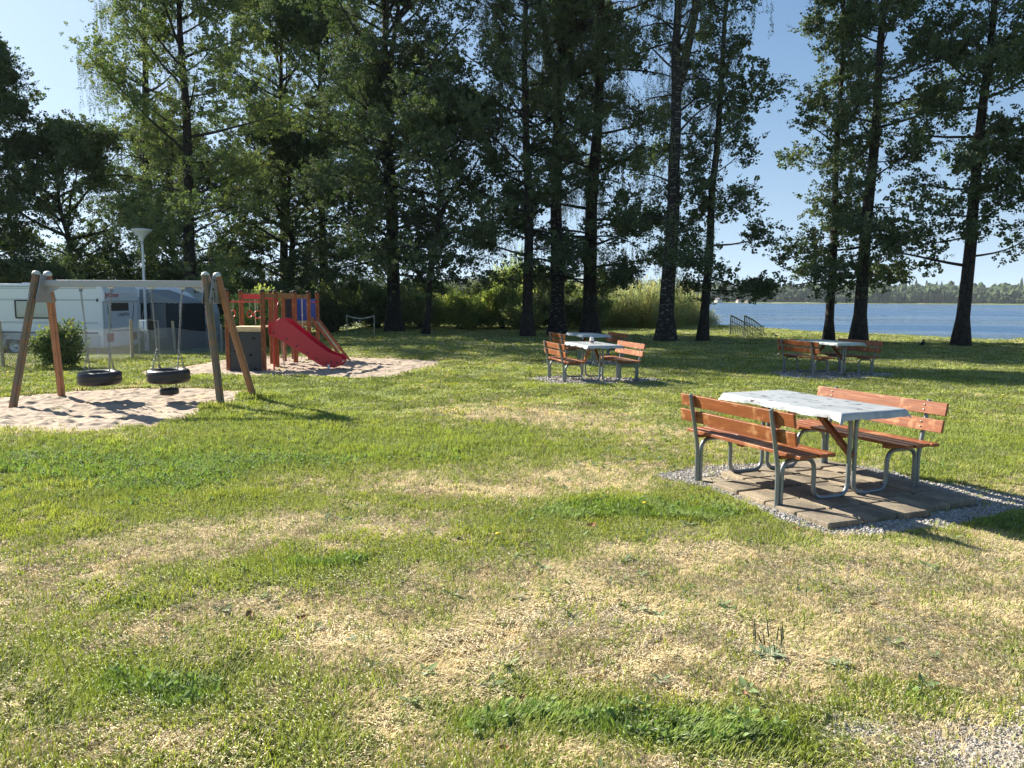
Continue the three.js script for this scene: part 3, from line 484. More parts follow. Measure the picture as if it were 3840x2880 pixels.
  for (const [x, y] of [[0.12, 0.86], [0.42, 0.72], [0.66, 0.555], [0.90, 0.40], [1.12, 0.26], [1.34, 0.165], [1.60, 0.16], [1.46, 0.19]]) part('bolt', new THREE.CylinderGeometry(0.02, 0.022, 0.014, 10).rotateX(Math.PI / 2).translate(x, y, 0.04), M.hold, sl);
  part('end_bar', sweep([V(1.665, 0.185, -0.02), V(1.665, 0.185, -0.46)], 0.024, 10), M.galv, sl); part('foot', at(board(0.05, 0.24, 0.05), 1.40, 0.0, 0.06), M.whitePaint, sl);
}
console.log('playground ready');

// ------------------------------------------------------------ caravans, awning tent, lamp, fence
const font = await new FontLoader().loadAsync('fonts/droid/droid_sans_bold.typeface.json');
M.body = mat([0.80, 0.82, 0.84], 0.35, { clearcoat: 0.3, clearcoatRoughness: 0.25 }); M.bodyGrey = mat([0.46, 0.49, 0.52], 0.45); M.navy = mat([0.05, 0.07, 0.13], 0.4); M.trim = mat([0.16, 0.17, 0.18], 0.5); M.frameDark = mat([0.03, 0.03, 0.035], 0.4);
M.glass = mat([0.9, 0.95, 0.95], 0.05, { transmission: 1, thickness: 0, ior: 1.5 }); M.darkGlass = mat([0.018, 0.02, 0.024], 0.08); M.curtain = mat([0.62, 0.58, 0.50], 0.9); M.tailLight = mat([0.30, 0.02, 0.02], 0.25); M.rim = mat([0.55, 0.56, 0.57], 0.35, { metalness: 0.7 });
function rectFrame(w, h, r, t, d) { const s = shapeOf(roundRect(w, h, r)); s.holes.push(new THREE.Path(roundRect(w - 2 * t, h - 2 * t, Math.max(0.01, r - t)).map(p => new THREE.Vector2(...p)))); return new THREE.ExtrudeGeometry(s, { depth: d, bevelEnabled: false }); }
function drape(w, h, folds, amp, seed) { const g = new THREE.PlaneGeometry(w, h, Math.round(w * 40), 6), p = g.attributes.position; for (let i = 0; i < p.count; i++) p.setZ(i, amp * Math.sin(p.getX(i) / w * folds * 6.28 + 0.6 * Math.sin(p.getX(i) * 9 + seed)) + amp * 0.4 * vnoise(p.getX(i) * 9 + seed, p.getY(i) * 4)); g.computeVertexNormals(); return g; }
function text(s, size, depth = 0.004) { const g = new TextGeometry(s, { font, size, depth, curveSegments: 4, bevelEnabled: false }); g.computeBoundingBox(); g.translate(-(g.boundingBox.max.x + g.boundingBox.min.x) / 2, 0, 0); return g; }
function wheel(parent, x, y, z) {
  const ty = part('tyre', new THREE.LatheGeometry([[0.2, -0.07], [0.24, -0.095], [0.29, -0.09], [0.31, -0.06], [0.312, 0], [0.31, 0.06], [0.29, 0.09], [0.24, 0.095], [0.2, 0.07]].map(q => new THREE.Vector2(...q)), 32).rotateX(Math.PI / 2).translate(x, y, z), M.rubber, parent);
  part('rim', new THREE.LatheGeometry([[0, 0.05], [0.05, 0.055], [0.07, 0.035], [0.13, 0.03], [0.16, 0.06], [0.19, 0.07], [0.205, 0.078], [0.208, 0.06], [0, 0.0]].map(q => new THREE.Vector2(...q)), 28).rotateX(Math.PI / 2).translate(x, y, z), M.rim, ty);
  for (let k = 0; k < 5; k++) part('lug_nut', new THREE.CylinderGeometry(0.014, 0.014, 0.03, 6).rotateX(Math.PI / 2).translate(x + 0.095 * Math.cos(k * 1.257), y + 0.095 * Math.sin(k * 1.257), z + 0.045), M.frameDark, ty);
}
{
  const c = thing('caravan', 'white touring caravan with navy stripe and curtained side window behind the fence', 'caravan', [-14.75, groundY(-16, -28) - 0.01, -27.87], -0.09), AX = -3.55;
  const arch = []; for (let k = 0; k <= 10; k++) { const a = Math.PI * k / 10; arch.push([AX + 0.42 * Math.cos(a), 0.34 + 0.42 * Math.sin(a)]); }
  part('body', plate([[-6.55, 0.34], [-6.75, 0.9], [-6.68, 1.8], [-6.3, 2.42], [-5.9, 2.58], [-0.30, 2.58], [-0.14, 2.54], [-0.05, 2.45], [0, 2.30], [0, 2.02], [-0.05, 1.98], [-0.05, 0.5], [-0.09, 0.34], ...arch], 2.16, 0.03).translate(0, 0, -2.16), M.body, c);
  part('skirt_panel', plate([[-6.5, 0.36], [-6.6, 0.76], [-0.16, 0.76], [-0.16, 0.36], ...arch.map(([x, y]) => [x, y + 0.02])], 0.012, 0.002).translate(0, 0, 0.0), M.bodyGrey, c);
  const wells = part('wheel_well', at(board(0.9, 0.5, 1.7), AX, 0.55, -1.28), M.bodyGrey, c); wheel(c, AX, 0.315, -0.13);
  for (const [y, h, m] of [[2.50, 0.045, M.bodyGrey], [2.435, 0.012, M.trim], [2.045, 0.012, M.trim], [2.005, 0.010, M.trim], [1.215, 0.012, M.trim], [1.175, 0.010, M.trim], [0.83, 0.075, M.navy]]) part('stripe', at(board(6.2, h, 0.008, 0.002), -3.35, y, 0.003), m, c);
  const marker = part('marker_lamp', at(board(0.05, 0.11, 0.05, 0.015), -0.22, 2.025, 0.03), M.frameDark, c);
  const win = part('side_window', rectFrame(1.5, 0.68, 0.06, 0.05, 0.03).translate(-2.66, 1.68, 0.001), M.frameDark, c); part('curtain', drape(1.4, 0.56, 11, 0.006, 3).translate(-2.66, 1.67, 0.011), M.curtain, win); part('pane', new THREE.PlaneGeometry(1.42, 0.6).translate(-2.66, 1.68, 0.024), M.glass, win);
  for (const x of [-3.2, -2.5]) part('roof_hatch', at(board(0.42, 0.07, 0.42, 0.03), x, 2.61, -0.6), M.body, c);
  // tail end
  const onEnd = g => g.rotateY(Math.PI / 2), upper = part('end_window', onEnd(plate(roundRect(1.24, 0.42, 0.04), 0.02, 0.004)).translate(-0.045, 1.76, -1.02), M.darkGlass, c); part('window_frame', onEnd(rectFrame(1.3, 0.48, 0.06, 0.03, 0.014)).translate(-0.046, 1.76, -1.02), M.trim, upper);
  part('blind', onEnd(drape(1.1, 0.3, 2, 0.002, 8)).translate(-0.018, 1.78, -1.02), mat([0.09, 0.075, 0.06], 0.7), upper);
  part('end_window', onEnd(plate([[-0.62, -0.19], [0.66, -0.19], [0.62, 0.05], [0.5, 0.17], [-0.6, 0.17], [-0.62, 0.1]], 0.02, 0.004)).translate(-0.045, 1.2, -1.02), M.darkGlass, c);
  part('lettering', onEnd(text('CAMPER', 0.13)).translate(-0.018, 1.43, -1.22), M.trim, c); part('lettering', onEnd(text('Jetliner', 0.17)).translate(0.032, 2.13, -0.46), M.red, c);
  for (const [z, k] of [[-0.22, 1], [-1.9, -1]]) part('grab_rail', sweep(bend([V(-0.03, 1.98, z), V(0.0, 1.7, z - 0.03 * k), V(0.0, 1.2, z - 0.16 * k), V(-0.03, 0.75, z - 0.26 * k)], 0.2), 0.014, 7), M.trim, c);
  for (const z of [-0.34, -1.82]) part('tail_light', at(board(0.03, 0.30, 0.42, 0.01), -0.025, 0.66, z), M.tailLight, c);
  part('bumper', at(board(0.12, 0.16, 2.1, 0.03), -0.02, 0.43, -1.08), M.body, c); part('corner_trim', at(board(0.05, 1.6, 0.05, 0.02), -0.035, 1.2, -0.005), M.bodyGrey, c); part('plate_ledge', at(board(0.05, 0.04, 1.2), -0.02, 0.9, -1.1), M.trim, c);
  part('jockey_leg', at(board(0.06, 0.4, 0.06), -0.5, 0.2, -0.3), M.galv, c);
}
{
  const y0 = groundY(-15, -34), c = thing('caravan', 'smaller caravan with a domed pale roof and striped canopy behind the tent', 'caravan', [-13.65, y0, -33.6], -0.05);
  const prof = [[-5.2, 0.35], [-5.3, 1.0], [-5.1, 2.0], [-4.6, 2.45], [-3.4, 2.58], [-2.0, 2.60], [-1.4, 2.55], [-0.9, 2.42], [-0.45, 2.18], [-0.12, 1.82], [0, 1.4], [0.02, 0.7], [-0.1, 0.35]];
  part('body', plate(prof, 2.0, 0.08).translate(0, 0, -2), M.body, c); part('roof_hatch', at(board(0.9, 0.08, 0.5, 0.03), -2.0, 2.56, -0.8), M.body, c); part('side_window', at(board(1.0, 0.5, 0.03, 0.02), -1.3, 1.55, 0.05), M.darkGlass, c); part('door', at(board(0.6, 1.6, 0.02, 0.01), -2.6, 1.3, 0.06), M.bodyGrey, c); wheel(c, -2.2, 0.31, 0.02);
  const striped = mat([1, 1, 1], 0.8, { map: texture(64, 8, (i, j, k) => { const s = i % 32 < 16; k[0] = s ? 92 : 200; k[1] = s ? 96 : 200; k[2] = s ? 112 : 202; }) }), can = new THREE.PlaneGeometry(1.35, 0.6, 10, 3), uv = can.attributes.uv; for (let i = 0; i < uv.count; i++) uv.setXY(i, uv.getX(i) * 5.5, uv.getY(i)); can.rotateX(-1.0).translate(0.18, 1.78, 0.55);
  part('canopy', can, striped, c); part('canopy_valance', (() => { const g = new THREE.PlaneGeometry(1.35, 0.12, 22, 1), p = g.attributes.position, u = g.attributes.uv; for (let i = 0; i < p.count; i++) { u.setX(i, u.getX(i) * 5.5); if (p.getY(i) < 0) p.setY(i, -0.04 - 0.03 * Math.abs(Math.sin(i * 1.1))); } return g.translate(0.18, 1.59, 0.80); })(), striped, c);
  for (const x of [-0.45, 0.82]) part('canopy_pole', sweep([V(x, 0, 0.8), V(x, 1.62, 0.8)], 0.012, 6), M.galv, c);
  part('kitchen_shelf', at(board(0.9, 0.04, 0.35), 0.15, 0.95, 0.35), M.bodyGrey, c); part('cupboard', at(board(0.6, 0.55, 0.4), 0.2, 0.62, 0.3), mat([0.32, 0.33, 0.34], 0.7), c);
}
{
  const t = thing('awning_tent', 'grey awning tent with scalloped trim and clear plastic window beside the caravan', 'tent', [-14.1, groundY(-14, -30.6), -30.5], -0.04), grey = mat([0.32, 0.335, 0.335], 0.85), dark = mat([0.035, 0.04, 0.045], 0.85);
  part('gable', plate([[-0.62, 1.93], [-0.62, 2.42], [-0.5, 2.44], [1.0, 1.93]], 0.01, 0).translate(0, 0, 0), grey, t);
  part('roof_panel', plate([[-0.62, 2.42], [-0.5, 2.445], [1.04, 1.92], [1.02, 1.905], [-0.5, 2.43]], 2.2, 0).translate(0, 0, -2.2), grey, t);
  part('wall', plate([[-0.6, 0.02], [-0.6, 1.93], [1.0, 1.93], [1.06, 0.02]], 0.008, 0).translate(0, 0, -0.012), dark, t); part('side_wall', plate([[0, 0.02], [0, 1.9], [2.1, 1.9], [2.1, 0.02]], 0.008, 0).rotateY(Math.PI / 2).translate(1.03, 0, -0.02), dark, t);
  const w = part('plastic_window', (() => { const g = new THREE.PlaneGeometry(0.62, 1.35, 14, 20), p = g.attributes.position; for (let i = 0; i < p.count; i++) p.setZ(i, 0.022 * fbm(p.getX(i) * 5 + p.getY(i) * 3, p.getY(i) * 4, 3)); g.computeVertexNormals(); return g.translate(0.12, 1.2, 0.012); })(), mat([0.16, 0.175, 0.18], 0.22), t);
  const val = [[-0.62, 1.95]]; for (let k = 0; k <= 40; k++) val.push([-0.62 + 1.64 * k / 40, 1.88 + 0.03 * Math.abs(Math.cos(k * 0.6))]); val.push([1.02, 1.95]);
  part('valance', plate(val, 0.006, 0).translate(0, 0, 0.012), grey, t); for (let k = 0; k < 15; k++) part('scallop', plate(roundRect(0.05, 0.05, 0.02, -0.57 + k * 0.109, 1.895), 0.004, 0).translate(0, 0, 0.0192), dark, t);
  part('pole', sweep(bend([V(-0.55, 0, 0.03), V(-0.52, 1.5, 0.03), V(-0.3, 1.9, 0.03)], 0.25), 0.012, 6), M.galv, t); part('pole', sweep([V(0.98, 0, 0.03), V(0.98, 1.9, 0.03)], 0.012, 6), M.galv, t);
}
{
  const p = onGround(552, 1319), l = thing('street_lamp', 'white lamp post with a wide funnel-shaped head behind the fence', 'street lamp', [p.x, p.y, p.z]);
  part('pole', new THREE.LatheGeometry([[0, 0], [0.085, 0], [0.085, 0.9], [0.06, 0.98], [0.052, 1.6], [0.04, 4.25], [0, 4.25]].map(q => new THREE.Vector2(...q)), 16), M.whitePaint, l);
  const h = part('lamp_head', new THREE.LatheGeometry([[0.045, 4.2], [0.06, 4.34], [0.14, 4.47], [0.36, 4.68], [0.375, 4.70], [0.37, 4.725], [0.2, 4.755], [0, 4.76]].map(q => new THREE.Vector2(...q)), 32), M.whitePaint, l); part('collar', new THREE.CylinderGeometry(0.055, 0.055, 0.16, 16).translate(0, 4.24, 0), M.galv, l); part('service_hatch', new THREE.BoxGeometry(0.07, 0.3, 0.01).translate(0, 0.55, 0.083), M.galv, l);
}
{
  const P = [[-12.35, -17.2], [-12.15, -18.3], [-11.72, -20.5], [-10.45, -21.1], [-10.50, -24.0], [-10.05, -26.6], [-9.4, -29.0]], f = thing('chain_link_fence', 'low chain-link fence on round wooden posts in front of the caravans', 'fence', groundAt(P[3][0], P[3][1])), O = f.position, w = [];
  P.forEach(([x, z], k) => { const y = groundY(x, z), top = part('post', sweep([V(x - O.x, y - 0.2 - O.y, z - O.z), V(x - O.x + (hsh(k, 3) - 0.5) * 0.12 - 0.03, y + 1.06 + 0.06 * hsh(k, 9) - O.y, z - O.z)], 0.043, 9), M.fencePost, f); });
  for (let k = 0; k < P.length - 1; k++) {
    const [x0, z0] = P[k], [x1, z1] = P[k + 1], L = Math.hypot(x1 - x0, z1 - z0), h = 0.86, at3 = (s, v) => { const u = clamp(s / L), x = lerp(x0, x1, u), z = lerp(z0, z1, u); return V(x - O.x, groundY(x, z) + 0.03 + v * (1 - 0.07 * Math.sin(u * Math.PI)) - O.y, z - O.z + 0.05); };
    for (let s = -h * 0.62; s < L; s += 0.058) for (const d of [1, -1]) { let a = s, b = s + h * 0.62, va = d > 0 ? 0 : h, vb = h - va; if (a < 0) { va += (vb - va) * (-a) / (b - a); a = 0; } if (b > L) { vb = va + (vb - va) * (L - a) / (b - a); b = L; } if (b - a > 0.02) w.push(sweep([at3(a, va), at3((a + b) / 2, (va + vb) / 2), at3(b, vb)], 0.0042, 3, false)); }
    w.push(sweep([0, 0.25, 0.5, 0.75, 1].map(u => at3(u * L, h)), 0.003, 4, false));
  }
  part('wire_mesh', w, M.galv, f);
  const hang = (label, x, z, w, h, m, s) => { const g = drape(w, h, 3, 0.02, s), p = g.attributes.position; const back = g.clone().translate(0, -h * 0.12, -0.055), c = shade(new THREE.Mesh(merge([g, back, (() => { const b = new THREE.CylinderGeometry(0.03, 0.03, w, 8, 1, true, 0, Math.PI).rotateZ(Math.PI / 2); return b.rotateX(0).translate(0, h / 2 - 0.008, -0.027); })()]), m)); c.name = 'towel'; c.position.set(x, groundY(x, z) + 1.04 - h / 2, z); c.rotation.y = 0.1; scene.add(tag(c, label, 'towel', 'towels hung on a rail by the fence')); };
  hang('white and blue striped towel hanging beside a fence post', -10.43, -21.75, 0.19, 0.26, mat([1, 1, 1], 0.95, { map: texture(64, 8, (i, j, c) => { const s = (i > 34 && i < 42); c[0] = s ? 70 : 218; c[1] = s ? 100 : 226; c[2] = s ? 180 : 234; }) }), 4);
  hang('dark brown towel hanging next to the white and blue towel', -10.21, -21.77, 0.20, 0.24, mat([0.035, 0.03, 0.03], 0.95), 9);
  const rack = thing('drying_rack', 'thin metal rail on two legs holding two towels', 'drying rack', groundAt(-10.3, -21.78)); part('rail', sweep([V(-0.28, 1.04, 0), V(0.30, 1.04, 0)], 0.008, 6), M.galv, rack); for (const x of [-0.27, 0.29]) part('leg', sweep([V(x, -0.02, 0.0), V(x, 1.04, 0)], 0.008, 6), M.galv, rack);
}

// ------------------------------------------------------------ at the water's edge and beyond
{
  const rail = (label, px, py, turn) => { const p = onGround(px, py), t = thing('bathing_handrail', label, 'handrail', [p.x, p.y, p.z], turn, 'handrails of the bathing steps'), m = mat([0.06, 0.075, 0.075], 0.6);
    const top = [V(0, 0.98, 0), V(1.0, 0.72, -1.2), V(1.8, 0.40, -2.2), V(2.3, 0.36, -3.0)]; part('top_rail', sweep(bend(top, 0.4), 0.036, 7), m, t); part('low_rail', sweep(bend(top.map(q => V(q.x, q.y - 0.28, q.z)), 0.4), 0.02, 6), m, t);
    for (let k = 0; k < 13; k++) { const u = k / 12, x = 2.3 * u, z = -3.0 * u, y = u < 0.4 ? lerp(0.98, 0.72, u / 0.4) : u < 0.75 ? lerp(0.72, 0.4, (u - 0.4) / 0.35) : lerp(0.4, 0.36, (u - 0.75) / 0.25); part('baluster', sweep([V(x, -0.5, z), V(x, y, z)], k ? 0.020 : 0.034, 6), m, t); } };
  rail('handrail of the bathing steps that begins nearer the reeds', 2738, 1258, 0.1); rail('handrail of the bathing steps on the open lawn side', 2789, 1260, 0.1);
}
{
  const p = onGround(3460, 1300.5), b = thing('bird', 'small dark bird standing on the grass by the lakeside tree', 'bird', [p.x, p.y + 0.015, p.z], 0.4), body = new THREE.SphereGeometry(0.07, 18, 14), q = body.attributes.position;
  for (let i = 0; i < q.count; i++) { let x = q.getX(i) * 1.0, y = q.getY(i) * 1.25, z = q.getZ(i) * 1.0; const t = y / 0.0875; if (t > 0.35) { const k = 1 - 0.45 * smooth(0.35, 0.7, t); x *= k; z = z * k + 0.01; } if (z < -0.02 && t < 0.2) { z *= 1.5; y -= 0.02; } q.setXYZ(i, x, y, z); } body.computeVertexNormals();
  const head = new THREE.SphereGeometry(0.032, 14, 10).scale(1, 1, 1.12).translate(0, 0.105, 0.025), tail = new THREE.BoxGeometry(0.04, 0.014, 0.12).rotateX(0.55).translate(0, -0.07, -0.13);
  part('body', merge([body, head, tail]).translate(0, 0.14, 0), mat([0.018, 0.018, 0.021], 0.6), b); part('beak', new THREE.ConeGeometry(0.01, 0.035, 6).rotateX(Math.PI / 2).translate(0, 0.24, 0.075), mat([0.03, 0.03, 0.03], 0.4), b); for (const s of [-1, 1]) part('leg', sweep([V(s * 0.02, -0.015, 0.01), V(s * 0.02, 0.08, 0)], 0.005, 5), mat([0.03, 0.025, 0.02], 0.6), b);
}
{
  const d = pixelRay(3246, 1190), k = (LAKE - EYE) / d.y, b = thing('buoy', 'small white buoy floating on the lake', 'buoy', [d.x * k, LAKE, d.z * k]); part('float', new THREE.SphereGeometry(0.22, 16, 12).scale(1, 1.1, 1).translate(0, 0.1, 0), M.whitePaint, b); part('top_ring', new THREE.TorusGeometry(0.06, 0.018, 6, 12).translate(0, 0.38, 0), M.galv, b);
}
for (const [px, w, h, d, wall, roof, label] of [[2692, 6, 2.8, 6, [0.62, 0.62, 0.60], [0.12, 0.11, 0.11], 'white house with dark gable roof on the far shore'], [2768, 3.4, 2, 3.4, [0.66, 0.65, 0.60], [0.20, 0.12, 0.10], 'small white hut on the far shore meadow'], [2805, 5, 1.6, 4, [0.36, 0.20, 0.16], [0.10, 0.10, 0.10], 'low reddish boathouse at the far waterline']]) {
  const dir = pixelRay(px, 1133), z = FAR_Z(dir.x / -dir.z * 850) - 12, x = dir.x / dir.z * z, b = thing('far_house', label, 'house', [x, groundY(x, z) - 0.2, z], 0.4);
  part('wall', at(board(w, h, d, 0.05), 0, h / 2, 0), mat(wall, 0.8), b); part('roof', plate([[-w * 0.56, 0], [0, h * 0.75], [w * 0.56, 0]], d * 1.1, 0).translate(0, h, -d * 0.55), mat(roof, 0.8), b); for (const s of [-1, 1]) part('window', at(board(w * 0.16, h * 0.3, 0.1, 0.02), s * w * 0.22, h * 0.55, d / 2 + 0.03), M.darkGlass, b); part('door', at(board(w * 0.12, h * 0.55, 0.1, 0.02), 0, h * 0.28, d / 2 + 0.03), M.trim, b);
}
{
  const a = onGround(1302, 1262), b = onGround(1404, 1262), f = thing('rope_barrier', 'white rope slung between two thin stakes under the trees', 'rope barrier', [a.x, a.y, a.z]), D = b.clone().sub(a);
  for (const q of [V(0, 0, 0), D]) part('stake', sweep([V(q.x, q.y - 0.1, q.z), V(q.x, q.y + 0.95, q.z)], 0.02, 7), M.fencePost, f); part('rope', sweep([0, 0.2, 0.4, 0.6, 0.8, 1].map(u => V(D.x * u, 0.92 - 0.5 * u * (1 - u) * 1.0, D.z * u)), 0.013, 6), mat([0.75, 0.75, 0.72], 0.8), f);
}
console.log('things ready');

// ------------------------------------------------------------ trees, shrubs, reeds
const barkTex = (lo, hi, s) => texture(128, 256, (i, j, c) => { const n = 0.6 * vnoise(i * 0.35 + s, j * 0.06) + 0.4 * fbm(i * 0.2, j * 0.12 + s, 3), k = smooth(0.3, 0.7, n); for (let q = 0; q < 3; q++) c[q] = lerp(lo[q], hi[q], k) * (0.85 + 0.3 * hsh(i, j)); });
const barkBump = texture(128, 256, (i, j, c) => { c[0] = c[1] = c[2] = 255 * (0.65 * vnoise(i * 0.35, j * 0.06) + 0.35 * fbm(i * 0.25, j * 0.15, 3)); }, false);
const birchTex = texture(128, 256, (i, j, c) => { const n = fbm(i * 0.05, j * 0.10, 4), k = smooth(0.24, 0.40, n + 0.12 * (vnoise(i * 0.04, j * 0.6) - 0.5)); c[0] = lerp(120, 36, k); c[1] = lerp(116, 33, k); c[2] = lerp(108, 30, k); });
const BARK = { alder: mat([1, 1, 1], 0.95, { map: barkTex([26, 23, 20], [66, 58, 50], 3), bumpMap: barkBump, bumpScale: 0.03 }), birch: mat([1, 1, 1], 0.9, { map: birchTex, bumpMap: barkBump, bumpScale: 0.02 }), twig: mat([0.035, 0.03, 0.024], 0.95) };
function leafMat(t) { return mat([1, 1, 1], 1, { transmission: t, thickness: 0 }); }
const LEAF = leafMat(0.42), GLOW = leafMat(0.6), BLADE = leafMat(0.42);
// one sprig: leaves set alternately along a twig that points to +y
function sprigShape(n, len, leaf, width, spread, seed, twig = true) {
  const r = rng(seed), pos = [], idx = [], add = (a, b, c) => { const k = pos.length / 3; for (const q of [a, b, c]) pos.push(q.x, q.y, q.z); idx.push(k, k + 1, k + 2); };
  for (let k = 0; k < n; k++) {
    const y = len * (0.12 + 0.88 * k / (n - 1)), az = k * 2.4 + r(), tilt = (k === n - 1 ? 0.3 : spread * (0.8 + 0.5 * r())), d = V(Math.sin(tilt) * Math.cos(az), Math.cos(tilt), Math.sin(tilt) * Math.sin(az)), side = V(-Math.sin(az), 0.5 * (r() - 0.5), Math.cos(az)).normalize(), up = V(0, 0, 0).crossVectors(d, side), L = leaf * (0.75 + 0.5 * r()), w = L * width * 0.5;
    const o = V(0, y, 0).addScaledVector(d, L * 0.15), q = (u, v, h) => o.clone().addScaledVector(d, L * u).addScaledVector(side, w * v).addScaledVector(up, L * h);
    const s = q(0, 0, 0), l1 = q(0.3, -0.9, 0.10), r1 = q(0.3, 0.9, 0.10), l2 = q(0.68, -0.8, 0.08), r2 = q(0.68, 0.8, 0.08), m = q(0.5, 0, -0.02), e = q(1, 0, -0.10);
    add(s, l1, m); add(l1, l2, m); add(l2, e, m); add(s, m, r1); add(r1, m, r2); add(r2, m, e);
  }
  if (twig) { const t = len * 0.012; add(V(-t, 0, 0), V(t, 0, 0), V(0, len, 0)); add(V(0, 0, -t), V(0, 0, t), V(0, len, 0)); }
  const g = new THREE.BufferGeometry(); g.setAttribute('position', new THREE.Float32BufferAttribute(pos, 3)); g.setIndex(idx); g.computeVertexNormals(); return g;
}
const SPRIG = { alder: sprigShape(8, 0.26, 0.105, 0.85, 1.15, 1), birch: sprigShape(9, 0.30, 0.062, 0.8, 1.0, 2), shrub: sprigShape(8, 0.30, 0.095, 0.5, 0.9, 3), bush: sprigShape(7, 0.16, 0.075, 0.7, 1.0, 4), willow: sprigShape(10, 0.36, 0.10, 0.3, 0.7, 5) };
const UPV = V(0, 1, 0), qA = new THREE.Quaternion(), qB = new THREE.Quaternion();
function sprigAt(out, p, dir, s, r, tint) {
  qA.setFromUnitVectors(UPV, dir); qB.setFromAxisAngle(UPV, r() * 6.283); qA.multiply(qB); tmp.position.copy(p); tmp.quaternion.copy(qA); tmp.scale.setScalar(s); tmp.updateMatrix();
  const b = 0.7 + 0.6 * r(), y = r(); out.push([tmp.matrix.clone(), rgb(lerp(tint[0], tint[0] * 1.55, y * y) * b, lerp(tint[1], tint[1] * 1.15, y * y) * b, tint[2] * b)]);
}
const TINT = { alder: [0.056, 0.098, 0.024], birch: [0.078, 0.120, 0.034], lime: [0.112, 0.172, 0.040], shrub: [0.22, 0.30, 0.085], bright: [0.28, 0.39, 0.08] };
let SPRIGS = 0;
